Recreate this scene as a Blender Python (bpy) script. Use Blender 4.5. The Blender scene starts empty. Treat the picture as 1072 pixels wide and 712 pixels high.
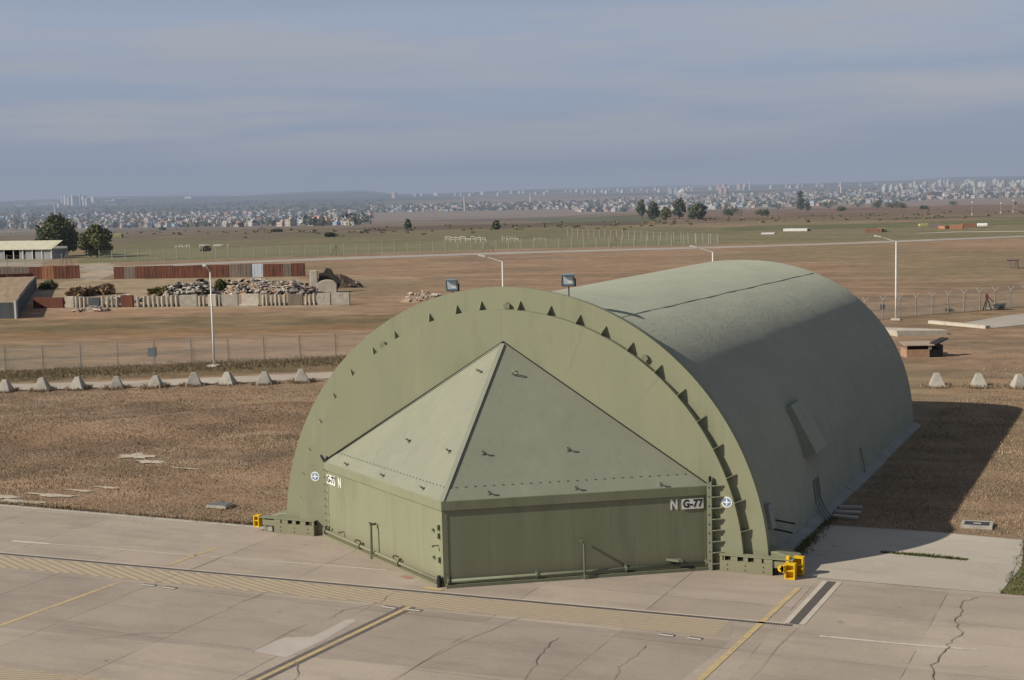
import bpy, math, random
import numpy as np
from mathutils import Vector, Matrix, noise as mnoise
random.seed(7); RNG = np.random.default_rng(11)
PI = math.pi
S = bpy.context.scene
COL = S.collection

# ------------------------------------------------------------------ camera (surveyed from the photograph)
CX, CY, CZ = 19.4462, -42.2814, 11.5329
YAW, PITCH, ROLL, FPX = 0.4263, 0.1013, -0.0252, 1538.02
W0, H0 = 1072.0, 712.0
cy, sy, cp, sp = math.cos(YAW), math.sin(YAW), math.cos(PITCH), math.sin(PITCH)
FW = Vector((-sy*cp, cy*cp, -sp)); R0 = Vector((cy, sy, 0)); U0 = R0.cross(FW)
RT = R0*math.cos(ROLL) + U0*math.sin(ROLL); UP = U0*math.cos(ROLL) - R0*math.sin(ROLL)
CAM = Vector((CX, CY, CZ))
cam_d = bpy.data.cameras.new("camera"); cam = bpy.data.objects.new("camera", cam_d); COL.objects.link(cam)
cam_d.sensor_width = 36; cam_d.lens = FPX/W0*36; cam_d.clip_start = 0.5; cam_d.clip_end = 40000
M = Matrix((RT, UP, -FW)).transposed().to_4x4(); M.translation = CAM
cam.matrix_world = M
S.camera = cam

def ray(x, y): return FW + RT*((x-W0/2)/FPX) - UP*((y-H0/2)/FPX)

# ------------------------------------------------------------------ terrain height
RT_R = [0, 480, 600, 800, 1300, 1800, 2500, 3200, 4200, 6000, 8000, 9500, 14000]
RT_Z = [0, 0, -1.8, -5.7, -13.8, -21.4, -21, -15.7, -7.6, 4.0, 11.5, 8, -40]
RT_R2 = [0, 480, 600, 800, 1000, 1200, 1800, 2500, 3200, 4200, 6000, 8000, 9500, 14000]
RT_Z2 = [0, 0, -1.9, -4.5, -6.5, -8.9, -18.2, -21.2, -15.7, -7.6, 4.0, 11.5, 8, -40]
HILL_X = [-400, 0, 60, 120, 200, 260, 330, 385, 420, 470, 560, 700, 850, 950, 1072, 1500]
HILL_P = [2, 2.5, 3.5, 4.4, 3.4, 1.0, 2.4, 2.6, -1.5, -1.5, 0.0, -1.0, 0.0, 0.3, 0.5, 0]
def smooth(a, b, v):
    t = np.clip((v-a)/(b-a), 0, 1); return t*t*(3-2*t)
def terrain(X, Y):
    X = np.asarray(X, float); Y = np.asarray(Y, float)
    dx, dy = X-CX, Y-CY
    s = -sy*dx + cy*dy; l = cy*dx + sy*dy
    r = np.hypot(s, l)
    px = W0/2 + FPX*l/np.maximum(s, 1e-3)
    kr = smooth(560, 680, np.where(s > 0, px, 3000))
    z = np.interp(r, RT_R, RT_Z)*(1-kr)+np.interp(r, RT_R2, RT_Z2)*kr
    hp = np.interp(np.where(s > 0, px, 3000), HILL_X, HILL_P)
    z = z + smooth(4500, 8000, r)*hp*5.2*1.15
    # soft undulation of the rough grass left of the shelter
    m = np.exp(-(((X+24)/13)**2 + ((Y-14)/9)**2))
    z = z + 0.30*m*smooth(1.0, 6.0, Y)*smooth(9.5, 14, -X)
    d_ = (X+30.66)*.8716-(Y-9.71)*.4903; u_ = (X+30.66)*.4903+(Y-9.71)*.8716
    z = z+.42*np.exp(-((d_+1.2)/1.5)**2)*smooth(-9, 0, u_)*smooth(22, 15, u_)*smooth(1.0, 5.0, Y)*smooth(10, 15, -X)
    return z
def _ip(v, xs, ys):
    if v <= xs[0]: return ys[0]
    for k in range(1, len(xs)):
        if v <= xs[k]: return ys[k-1]+(ys[k]-ys[k-1])*(v-xs[k-1])/(xs[k]-xs[k-1])
    return ys[-1]
def _sm(a, b, v):
    t = min(1.0, max(0.0, (v-a)/(b-a))); return t*t*(3-2*t)
def terrain_at(X, Y):
    """terrain() for one point, quick"""
    if abs(X) < 60 and -200 < Y < 60: return float(terrain(X, Y))
    dx, dy = X-CX, Y-CY; s = -sy*dx+cy*dy; l = cy*dx+sy*dy; r = math.hypot(s, l)
    px = W0/2+FPX*l/max(s, 1e-3); kr = _sm(560, 680, px if s > 0 else 3000)
    z = _ip(r, RT_R, RT_Z)*(1-kr)+_ip(r, RT_R2, RT_Z2)*kr
    if r > 4500: z += _sm(4500, 8000, r)*_ip(px if s > 0 else 3000, HILL_X, HILL_P)*5.2*1.15
    return z
def G(x, y):
    """photo point -> point on the terrain"""
    d = ray(x, y)
    t = 5.0; step = 4.0; prev = 0
    while t < 15000:
        p = CAM + d*t
        if p.z <= terrain_at(p.x, p.y): break
        prev = t; t += max(2.0, t*0.02)
    a, b = prev, t
    for _ in range(30):
        m = (a+b)/2; p = CAM + d*m
        if p.z <= terrain_at(p.x, p.y): b = m
        else: a = m
    p = CAM + d*b
    return Vector((p.x, p.y, terrain_at(p.x, p.y)))
def dist(p): return (Vector(p)-CAM).dot(FW)
def px2m(p, n): return n*dist(p)/FPX
def onY(x, y, Y=0.0):
    d = ray(x, y); t = (Y-CY)/d.y; return CAM + d*t
def onplane(x, y, p0, n):
    d = ray(x, y); t = (Vector(p0)-CAM).dot(n)/d.dot(n); return CAM + d*t

# ------------------------------------------------------------------ materials
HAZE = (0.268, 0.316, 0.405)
def newmat(name):
    m = bpy.data.materials.new(name); m.use_nodes = True
    nt = m.node_tree; nt.nodes.clear()
    return m, nt
class NT:
    def __init__(s, nt): s.nt = nt; s.n = nt.nodes; s.l = nt.links
    def add(s, t, **kw):
        n = s.n.new(t)
        for k, v in kw.items(): setattr(n, k, v)
        return n
    def link(s, a, b): s.l.new(a, b)
    def math(s, op, a, b=None, clamp=False):
        n = s.add('ShaderNodeMath', operation=op); n.use_clamp = clamp
        for i, v in enumerate((a, b)):
            if v is None: continue
            if isinstance(v, (int, float)): n.inputs[i].default_value = v
            else: s.link(v, n.inputs[i])
        return n.outputs[0]
    def mix(s, f, a, b, mode='MIX'):
        n = s.add('ShaderNodeMix', data_type='RGBA', blend_type=mode)
        for sock, v in ((n.inputs[0], f), (n.inputs[6], a), (n.inputs[7], b)):
            if isinstance(v, (int, float)): sock.default_value = v
            elif isinstance(v, tuple): sock.default_value = (*v, 1) if len(v) == 3 else v
            else: s.link(v, sock)
        return n.outputs[2]
    def noise(s, vec, scale, detail=4, rough=0.55, dim='3D'):
        n = s.add('ShaderNodeTexNoise'); n.inputs['Scale'].default_value = scale
        n.inputs['Detail'].default_value = detail; n.inputs['Roughness'].default_value = rough
        s.link(vec, n.inputs['Vector']); return n.outputs[0]
    def mapping(s, vec, scale=(1, 1, 1), rot=(0, 0, 0), loc=(0, 0, 0)):
        n = s.add('ShaderNodeMapping'); n.inputs['Scale'].default_value = scale
        n.inputs['Rotation'].default_value = rot; n.inputs['Location'].default_value = loc
        s.link(vec, n.inputs['Vector']); return n.outputs[0]
    def remap(s, v, a, b, c=0.0, d=1.0):
        n = s.add('ShaderNodeMapRange'); n.clamp = True
        s.link(v, n.inputs[0])
        for i, q in enumerate((a, b, c, d)): n.inputs[i+1].default_value = q
        return n.outputs[0]
    def finish(s, color, rough=0.85, bump=None, bstr=0.3, bdist=0.02, haze=0.0, metal=0.0, spec=0.3, drough=0.0):
        b = s.add('ShaderNodeBsdfPrincipled')
        if isinstance(color, tuple): b.inputs['Base Color'].default_value = (*color[:3], 1)
        else: s.link(color, b.inputs['Base Color'])
        if isinstance(rough, (int, float)): b.inputs['Roughness'].default_value = rough
        else: s.link(rough, b.inputs['Roughness'])
        b.inputs['Metallic'].default_value = metal; b.inputs['Diffuse Roughness'].default_value = drough
        b.inputs['Specular IOR Level'].default_value = spec
        if bump is not None:
            bn = s.add('ShaderNodeBump'); bn.inputs['Strength'].default_value = bstr
            bn.inputs['Distance'].default_value = bdist
            s.link(bump, bn.inputs['Height']); s.link(bn.outputs[0], b.inputs['Normal'])
        out = s.add('ShaderNodeOutputMaterial'); sh = b.outputs[0]
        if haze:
            # aerial haze painted in as blue-grey emission, thicker far from the airfield
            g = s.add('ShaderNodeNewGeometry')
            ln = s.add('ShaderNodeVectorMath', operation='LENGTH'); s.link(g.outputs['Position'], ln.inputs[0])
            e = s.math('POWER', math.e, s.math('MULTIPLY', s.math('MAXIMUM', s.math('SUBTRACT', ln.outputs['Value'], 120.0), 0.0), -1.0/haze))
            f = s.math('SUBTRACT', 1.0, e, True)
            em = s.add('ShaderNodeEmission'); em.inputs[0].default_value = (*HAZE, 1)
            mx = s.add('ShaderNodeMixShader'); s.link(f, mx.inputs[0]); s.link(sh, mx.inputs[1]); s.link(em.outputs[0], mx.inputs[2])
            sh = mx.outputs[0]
        s.link(sh, out.inputs[0])
HZ = 5000.0
def M_(name, c, c2=None, scale=3.0, rough=0.85, bump=0.3, bscale=None, bdist=0.02, haze=0.0, metal=0.0, stretch=(1, 1, 1), spots=None, spec=0.3, world=False, fine=0.12, grime=0):
    """worn, mottled surface: two tones, a fine grain and a bump"""
    m, nt = newmat(name); q = NT(nt)
    if world: v = q.add('ShaderNodeNewGeometry').outputs['Position']
    else:
        v0 = q.add('ShaderNodeTexCoord').outputs['Object']; va = q.add('ShaderNodeVectorMath', operation='ADD'); q.link(v0, va.inputs[0])
        rn = q.math('MULTIPLY', q.add('ShaderNodeObjectInfo').outputs['Random'], 60.0); q.link(rn, va.inputs[1]); v = va.outputs[0]
    c2 = c2 or tuple(x*0.72 for x in c)
    vs = q.mapping(v, stretch)
    f = q.remap(q.noise(vs, scale, 6, 0.6), 0.32, 0.68)
    col = q.mix(f, c, c2)
    fn = q.noise(v, (bscale or scale*8), 5, 0.65)
    col = q.mix(fine, col, q.mix(fn, (0, 0, 0), (1, 1, 1)), 'OVERLAY')
    if spots:
        sf = q.remap(q.noise(q.mapping(v, stretch, loc=(7, 3, 1)), spots[1], 5, 0.6), spots[2], spots[2]+0.1)
        col = q.mix(q.math('MULTIPLY', sf, spots[3] if len(spots) > 3 else 0.8), col, spots[0])
    if grime:
        sz = q.add('ShaderNodeSeparateXYZ'); q.link(v0, sz.inputs[0])
        g = q.math('MULTIPLY', q.remap(q.math('ADD', sz.outputs[2], q.math('MULTIPLY', q.noise(v0, 2.5, 4, .6), .5)), .25, .95, 1, 0), grime)
        col = q.mix(g, col, (.19, .15, .105))
        rs = q.remap(q.noise(q.mapping(v0, (2.6, 2.6, .13)), 1.6, 4, .6), .57, .72)
        col = q.mix(q.math('MULTIPLY', rs, .30), col, tuple(x*.66 for x in c))
        ls = q.remap(q.noise(q.mapping(v0, (1.7, 1.7, .16), loc=(5, 2, 9)), 1.6, 4, .6), .56, .72)
        col = q.mix(q.math('MULTIPLY', ls, .25), col, tuple(min(1, x*1.22) for x in c))
    q.finish(col, rough, fn, bump, bdist, haze, metal, spec)
    return m
MT = {}
MT['olive'] = M_('olive_paint', (.238, .246, .158), (.212, .221, .143), 0.5, 0.62, 0.10, 22, 0.01, stretch=(1, 1, .35), spots=((.165, .168, .11), 0.7, .57, .4), grime=.45)
MT['olive_shaded'] = M_('olive_paint_shaded', (.205, .211, .136), (.176, .183, .118), 0.9, 0.55, 0.10, 18, 0.01, stretch=(1.4, 1.4, .18), spots=((.145, .148, .098), 1.1, .55, .5), grime=.5)  # darker copy of olive: the right door's shade put into the colour
MT['panel'] = M_('grey_green_paint', (.244, .249, .188), (.216, .224, .169), 0.55, 0.55, 0.08, 20, 0.01, stretch=(1.2, 1.2, .25), spots=((.20, .21, .162), .8, .55, .3), grime=.01)
MT['steel_green'] = M_('green_steel', (.175, .185, .125), (.145, .153, .105), 4, 0.55, 0.1, 30, 0.004)
MT['hole'] = M_('dark_gap', (.012, .012, .011), (.008, .008, .008), 5)
MT['yellow'] = M_('yellow_paint', (.80, .52, .015), (.66, .40, .012), 9, 0.5, 0.15, 40, 0.004, spots=((.30, .17, .04), 14, .62, .7))
MT['white'] = M_('white_paint', (.78, .78, .74), (.66, .66, .62), 8, 0.6, 0.05)
MT['black'] = M_('black_paint', (.02, .02, .02), (.03, .03, .03), 8, 0.6, 0.05)
MT['blue'] = M_('blue_paint', (.13, .25, .42), (.10, .20, .34), 8, 0.6, 0.05)
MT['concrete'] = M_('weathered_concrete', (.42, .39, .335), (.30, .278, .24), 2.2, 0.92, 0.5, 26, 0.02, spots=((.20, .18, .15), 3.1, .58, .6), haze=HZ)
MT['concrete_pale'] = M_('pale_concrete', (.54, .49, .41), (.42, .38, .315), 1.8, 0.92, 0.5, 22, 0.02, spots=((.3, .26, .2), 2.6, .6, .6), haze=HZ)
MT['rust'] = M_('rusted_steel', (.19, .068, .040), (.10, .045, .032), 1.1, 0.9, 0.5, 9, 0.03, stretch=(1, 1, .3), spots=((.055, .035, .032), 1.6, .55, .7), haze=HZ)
MT['rust_pale'] = M_('orange_rust', (.36, .17, .085), (.26, .12, .065), 1.1, 0.9, 0.5, 9, 0.03, stretch=(1, 1, .4), haze=HZ)
MT['rust_grey'] = M_('grey_brown_steel', (.21, .165, .135), (.13, .105, .09), 1.0, 0.9, 0.5, 9, 0.03, stretch=(1, 1, .3), haze=HZ)
MT['steel_blue'] = M_('dull_blue_steel', (.085, .10, .105), (.055, .065, .07), 1.0, 0.8, 0.3, 9, 0.03, stretch=(1, 1, .3), spots=((.14, .09, .06), 1.5, .62, .5), haze=HZ)
MT['panel_white'] = M_('white_blue_steel', (.50, .55, .60), (.38, .44, .50), 1.3, 0.8, 0.3, haze=HZ)
MT['galv'] = M_('galvanised_steel', (.42, .42, .40), (.30, .30, .29), 5, 0.55, 0.1, 30, 0.004, metal=0.3, haze=HZ)
MT['post_pale'] = M_('pale_concrete_post', (.50, .47, .36), (.38, .36, .28), 3, 0.9, 0.2, haze=HZ)
MT['lampwhite'] = M_('white_lamp_paint', (.72, .71, .67), (.58, .57, .53), 3, 0.5, 0.05, haze=HZ)
MT['wood'] = M_('grey_timber', (.22, .17, .13), (.14, .11, .085), 4, 0.9, 0.4)
MT['brick'] = M_('brown_brick', (.40, .255, .165), (.31, .195, .125), 6, 0.92, 0.5, 16, 0.03)
MT['slab_brown'] = M_('brown_slab', (.40, .315, .235), (.33, .255, .19), 3, 0.92, 0.4)
MT['soil'] = M_('loose_soil', (.36, .26, .17), (.27, .19, .125), 0.8, 0.95, 0.8, 6, 0.08, haze=HZ)
MT['soil_shaded'] = M_('shaded_heap_soil', (.15, .105, .075), (.09, .07, .055), 0.8, 0.95, 0.8, 5, 0.1, haze=HZ)  # dark tone paints the shade behind the broken arch
MT['bark'] = M_('bark', (.11, .085, .06), (.07, .055, .04), 3, 0.95, 0.6, 14, 0.04, haze=HZ)
MT['floodhousing'] = M_('blue_grey_metal', (.25, .31, .36), (.19, .24, .28), 8, 0.45, 0.05, metal=0.2)
MT['lens'] = M_('lamp_glass', (.56, .65, .72), (.42, .50, .57), 6, 0.35, 0.02, spec=0.9, fine=.02)
MT['shedroof'] = M_('ochre_sheet_roof', (.60, .58, .44), (.50, .48, .36), 0.8, 0.8, 0.2, 4, 0.03, haze=HZ)
MT['shedwall'] = M_('pale_grey_wall', (.30, .30, .30), (.22, .22, .22), 0.8, 0.9, 0.2, haze=HZ)
MT['coverdark'] = M_('dark_cast_iron', (.055, .058, .062), (.035, .036, .04), 6, 0.6, 0.4, 40, 0.01)
MT['hatchgrey'] = M_('grey_steel_plate', (.22, .22, .22), (.15, .15, .155), 5, 0.5, 0.2, metal=.3)

def leafmat(name, a, b, scale):
    return M_(name, a, b, scale, 0.8, 0.0, haze=HZ, spec=0.15, world=True)
MT['leaf_dark'] = leafmat('leaf_dark', (.135, .145, .062), (.085, .096, .046), .35)
MT['leaf_olive'] = leafmat('leaf_olive', (.155, .150, .058), (.095, .098, .042), .35)
MT['leaf_grey'] = leafmat('leaf_grey', (.085, .100, .066), (.056, .068, .048), .3)
MT['leaf_shrub'] = leafmat('leaf_shrub', (.085, .105, .035), (.050, .064, .024), 1.2)
MT['leaf_yellow'] = leafmat('leaf_yellow', (.22, .19, .055), (.14, .125, .04), 1.2)
MT['brush'] = leafmat('dead_brush', (.36, .235, .15), (.23, .15, .10), 1.0)
MT['scrubgrass'] = leafmat('scrub_grass', (.22, .19, .105), (.26, .20, .12), .5)
MT['straw'] = leafmat('straw', (.39, .285, .19), (.315, .225, .15), .22)
MT['straw_dark'] = leafmat('straw_dark', (.225, .158, .105), (.165, .118, .08), .2)
MT['straw_pale'] = leafmat('straw_pale', (.47, .36, .245), (.39, .285, .19), .3)
MT['green_grass'] = leafmat('green_grass', (.09, .12, .035), (.13, .13, .05), 1.0)

# ------------------------------------------------------------------ mesh helper
class MB:
    def __init__(s): s.v = []; s.f = []; s.m = []
    def add(s, vs, fs, mi=0):
        o = len(s.v); s.v.extend([tuple(v) for v in vs]); s.f.extend([tuple(i+o for i in f) for f in fs]); s.m.extend([mi]*len(fs)); return s
    def box(s, c, d, rz=0, mi=0, ax=None):
        """box by centre and full size; ax = (x axis, y axis, z axis) if turned"""
        if ax is None:
            ca, sa = math.cos(rz), math.sin(rz); ax = (Vector((ca, sa, 0)), Vector((-sa, ca, 0)), Vector((0, 0, 1)))
        c = Vector(c); vs = []
        for k in (-.5, .5):
            for j in (-.5, .5):
                for i in (-.5, .5): vs.append(c + ax[0]*(i*d[0]) + ax[1]*(j*d[1]) + ax[2]*(k*d[2]))
        return s.add(vs, [(0, 2, 3, 1), (4, 5, 7, 6), (0, 1, 5, 4), (2, 6, 7, 3), (0, 4, 6, 2), (1, 3, 7, 5)], mi)
    def bar(s, a, b, w, h, mi=0, up=Vector((0, 0, 1))):
        """beam a->b with width w (sideways) and height h"""
        a, b = Vector(a), Vector(b); d = b-a; L = d.length; x = d/L
        y = up.cross(x)
        if y.length < 1e-4: y = Vector((1, 0, 0)).cross(x)
        y.normalize(); z = x.cross(y)
        return s.box((a+b)/2, (L, w, h), mi=mi, ax=(x, y, z))
    def tube(s, pts, r, n=8, mi=0, caps=True):
        pts = [Vector(p) for p in pts]
        rs = r if isinstance(r, (list, tuple)) else [r]*len(pts)
        vs = []
        for i, p in enumerate(pts):
            d = (pts[min(i+1, len(pts)-1)]-pts[max(i-1, 0)]).normalized()
            up = Vector((0, 0, 1)) if abs(d.z) < .9 else Vector((1, 0, 0))
            x = up.cross(d).normalized(); y = d.cross(x)
            for k in range(n):
                a = 2*PI*k/n; vs.append(p + (x*math.cos(a)+y*math.sin(a))*rs[i])
        fs = []
        for i in range(len(pts)-1):
            for k in range(n):
                k2 = (k+1) % n; fs.append((i*n+k, i*n+k2, (i+1)*n+k2, (i+1)*n+k))
        if caps: fs.append(tuple(range(n-1, -1, -1))); fs.append(tuple(range((len(pts)-1)*n, len(pts)*n)))
        return s.add(vs, fs, mi)
    def prism(s, poly, off, mi=0):
        """planar polygon extruded by vector off"""
        n = len(poly); P = [Vector(p) for p in poly]; off = Vector(off)
        vs = P + [p+off for p in P]
        return s.add(vs, [tuple(range(n-1, -1, -1)), tuple(range(n, 2*n))] + [(i, (i+1) % n, (i+1) % n+n, i+n) for i in range(n)], mi)
    def sheet(s, poly, z=None, mi=0):
        vs = [(p[0], p[1], z if z is not None else p[2]) for p in poly]
        return s.add(vs, [tuple(range(len(vs)))], mi)
    def ribbon(s, pts, w, z, mi=0):
        pts = [Vector((p[0], p[1])) for p in pts]; n = len(pts)
        ws = w if isinstance(w, (list, tuple)) else [w]*n
        vs = []
        for i, p in enumerate(pts):
            d = (pts[min(i+1, n-1)]-pts[max(i-1, 0)]).normalized(); q = Vector((-d.y, d.x))*ws[i]/2
            vs += [(p.x+q.x, p.y+q.y, z), (p.x-q.x, p.y-q.y, z)]
        return s.add(vs, [(2*i, 2*i+1, 2*i+3, 2*i+2) for i in range(n-1)], mi)
    def rock(s, c, r, mi=0, squash=.7):
        c = Vector(c); vs = []; ph = random.random()*6
        n = 5
        for k, (zz, rr) in enumerate(((-.5, .8), (.15, 1.0), (.6, .55))):
            for i in range(n):
                a = ph+2*PI*(i+.3*k)/n; q = random.uniform(.65, 1.2)
                vs.append(c+Vector((math.cos(a)*r*rr*q, math.sin(a)*r*rr*q, zz*r*squash*random.uniform(.8, 1.2))))
        fs = [tuple(range(2*n, 3*n))]
        for k in range(2):
            for i in range(n): fs.append((k*n+i, k*n+(i+1) % n, (k+1)*n+(i+1) % n, (k+1)*n+i))
        return s.add(vs, fs, mi)
    def build(s, name, mats, parent=None, loc=None, smooth=False):
        me = bpy.data.meshes.new(name)
        v = s.v
        if loc is not None: v = [(a-loc[0], b-loc[1], c-loc[2]) for a, b, c in v]
        me.from_pydata(v, [], s.f)
        for m in (mats if isinstance(mats, (list, tuple)) else [mats]): me.materials.append(m)
        me.polygons.foreach_set('material_index', s.m)
        if smooth: me.polygons.foreach_set('use_smooth', [True]*len(s.f))
        me.update()
        o = bpy.data.objects.new(name, me); COL.objects.link(o)
        if loc is not None: o.location = loc
        if parent is not None: o.parent = parent
        return o
def tag(o, label=None, cat=None, group=None, kind=None):
    if label: o['label'] = label
    if cat: o['category'] = cat
    if group: o['group'] = group
    if kind: o['kind'] = kind
    return o
def empty(name, loc, label, cat, group=None, rz=0):
    o = bpy.data.objects.new(name, None); COL.objects.link(o); o.location = loc; o.rotation_euler = (0, 0, rz)
    o.empty_display_size = .3
    return tag(o, label, cat, group)
def struct(o): o['kind'] = 'structure'; return o
def bevel(o, w=.02, seg=2):
    b = o.modifiers.new('bevel', 'BEVEL'); b.width = w; b.segments = seg; b.limit_method = 'ANGLE'; return o
def copy_tree(o, parent=None):
    c = o.copy(); COL.objects.link(c); c.parent = parent
    for ch in [x for x in o.children]: copy_tree(ch, c)
    return c
def textmesh(name, txt, size, mat, M, parent, bold=.012, depth=.004, sx=1.0):
    cu = bpy.data.curves.new(name, 'FONT'); cu.body = txt; cu.size = size; cu.align_x = 'CENTER'; cu.align_y = 'CENTER'
    cu.offset = bold; cu.extrude = depth; cu.space_character = 1.05
    to = bpy.data.objects.new(name, cu); COL.objects.link(to)
    bpy.context.view_layer.update()
    dg = bpy.context.evaluated_depsgraph_get()
    me = bpy.data.meshes.new_from_object(to.evaluated_get(dg))
    bpy.data.objects.remove(to); me.name = name
    for v in me.vertices: v.co.x *= sx
    me.transform(M); me.materials.clear(); me.materials.append(mat)
    o = bpy.data.objects.new(name, me); COL.objects.link(o); o.parent = parent
    return o

# ------------------------------------------------------------------ world, sun
SUN_EL = math.radians(32.6); SUN_DIR = Vector((-.73, -.68, 0)).normalized()      # direction towards the sun on the ground
w = bpy.data.worlds.new("World"); S.world = w; w.use_nodes = True
q = NT(w.node_tree); w.node_tree.nodes.clear()
sky = q.add('ShaderNodeTexSky'); sky.sky_type = 'NISHITA'; sky.sun_disc = False
sky.sun_elevation = SUN_EL; sky.sun_rotation = math.atan2(SUN_DIR.x, SUN_DIR.y)
sky.air_density = 1.2; sky.dust_density = 2.0
tc = q.add('ShaderNodeTexCoord').outputs['Generated']
sep = q.add('ShaderNodeSeparateXYZ'); q.link(tc, sep.inputs[0]); el = sep.outputs['Z']
def C10(c): return tuple(x/.08 for x in c)
ramp = q.add('ShaderNodeValToRGB'); cr = ramp.color_ramp
q.link(q.math('MULTIPLY', q.math('MAXIMUM', el, 0.0), 1.0, True), ramp.inputs[0])
stops = [(0.0, (.302, .352, .445)), (0.02, (.276, .331, .440)), (0.05, (.286, .345, .472)), (0.115, (.325, .388, .525)), (.19, (.20, .25, .34)), (.34, (.105, .135, .20)), (1, (.06, .09, .15))]
while len(cr.elements) < len(stops): cr.elements.new(.5)
for e, (p_, c_) in zip(cr.elements, stops): e.position = p_; e.color = (*c_, 1)
mist = q.mix(1.0, ramp.outputs[0], (12.5, 12.5, 12.5), 'MULTIPLY')
# long flat cloud bands over the plain
cl = q.noise(q.mapping(tc, (1.3, 1.3, 11), rot=(0.012, -.02, 0)), 2.2, 6, .5)
cl2 = q.noise(q.mapping(tc, (2.6, 2.6, 30), loc=(3, 1, 2), rot=(-0.01, .02, 0)), 2.0, 6, .55)
cm = q.math('ADD', q.math('MULTIPLY', cl, .7), q.math('MULTIPLY', cl2, .3))
cmf = q.math('MULTIPLY', q.remap(cm, .46, .58), q.remap(el, .015, .05))
mist = q.mix(q.math('MULTIPLY', cmf, .85), mist, C10((.385, .404, .464)))
dark = q.remap(q.noise(q.mapping(tc, (1.1, 1.1, 22), loc=(9, 4, 3)), 2.0, 5, .5), .5, .7)
mist = q.mix(q.math('MULTIPLY', dark, .16), mist, C10((.20, .265, .40)))
skymix = q.mix(.86, sky.outputs[0], mist)
bg = q.add('ShaderNodeBackground'); bg.inputs['Strength'].default_value = .08; q.link(skymix, bg.inputs['Color'])
wo = q.add('ShaderNodeOutputWorld'); q.link(bg.outputs[0], wo.inputs[0])
sl = bpy.data.lights.new("sun", 'SUN'); sl.energy = 5.0; sl.angle = math.radians(.5); sl.color = (1.0, .925, .80)
so = bpy.data.objects.new("sun", sl); COL.objects.link(so); so.location = (-60, -60, 80)
tosun = Vector((SUN_DIR.x*math.cos(SUN_EL), SUN_DIR.y*math.cos(SUN_EL), math.sin(SUN_EL)))
so.rotation_euler = tosun.to_track_quat('Z', 'Y').to_euler()

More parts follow.
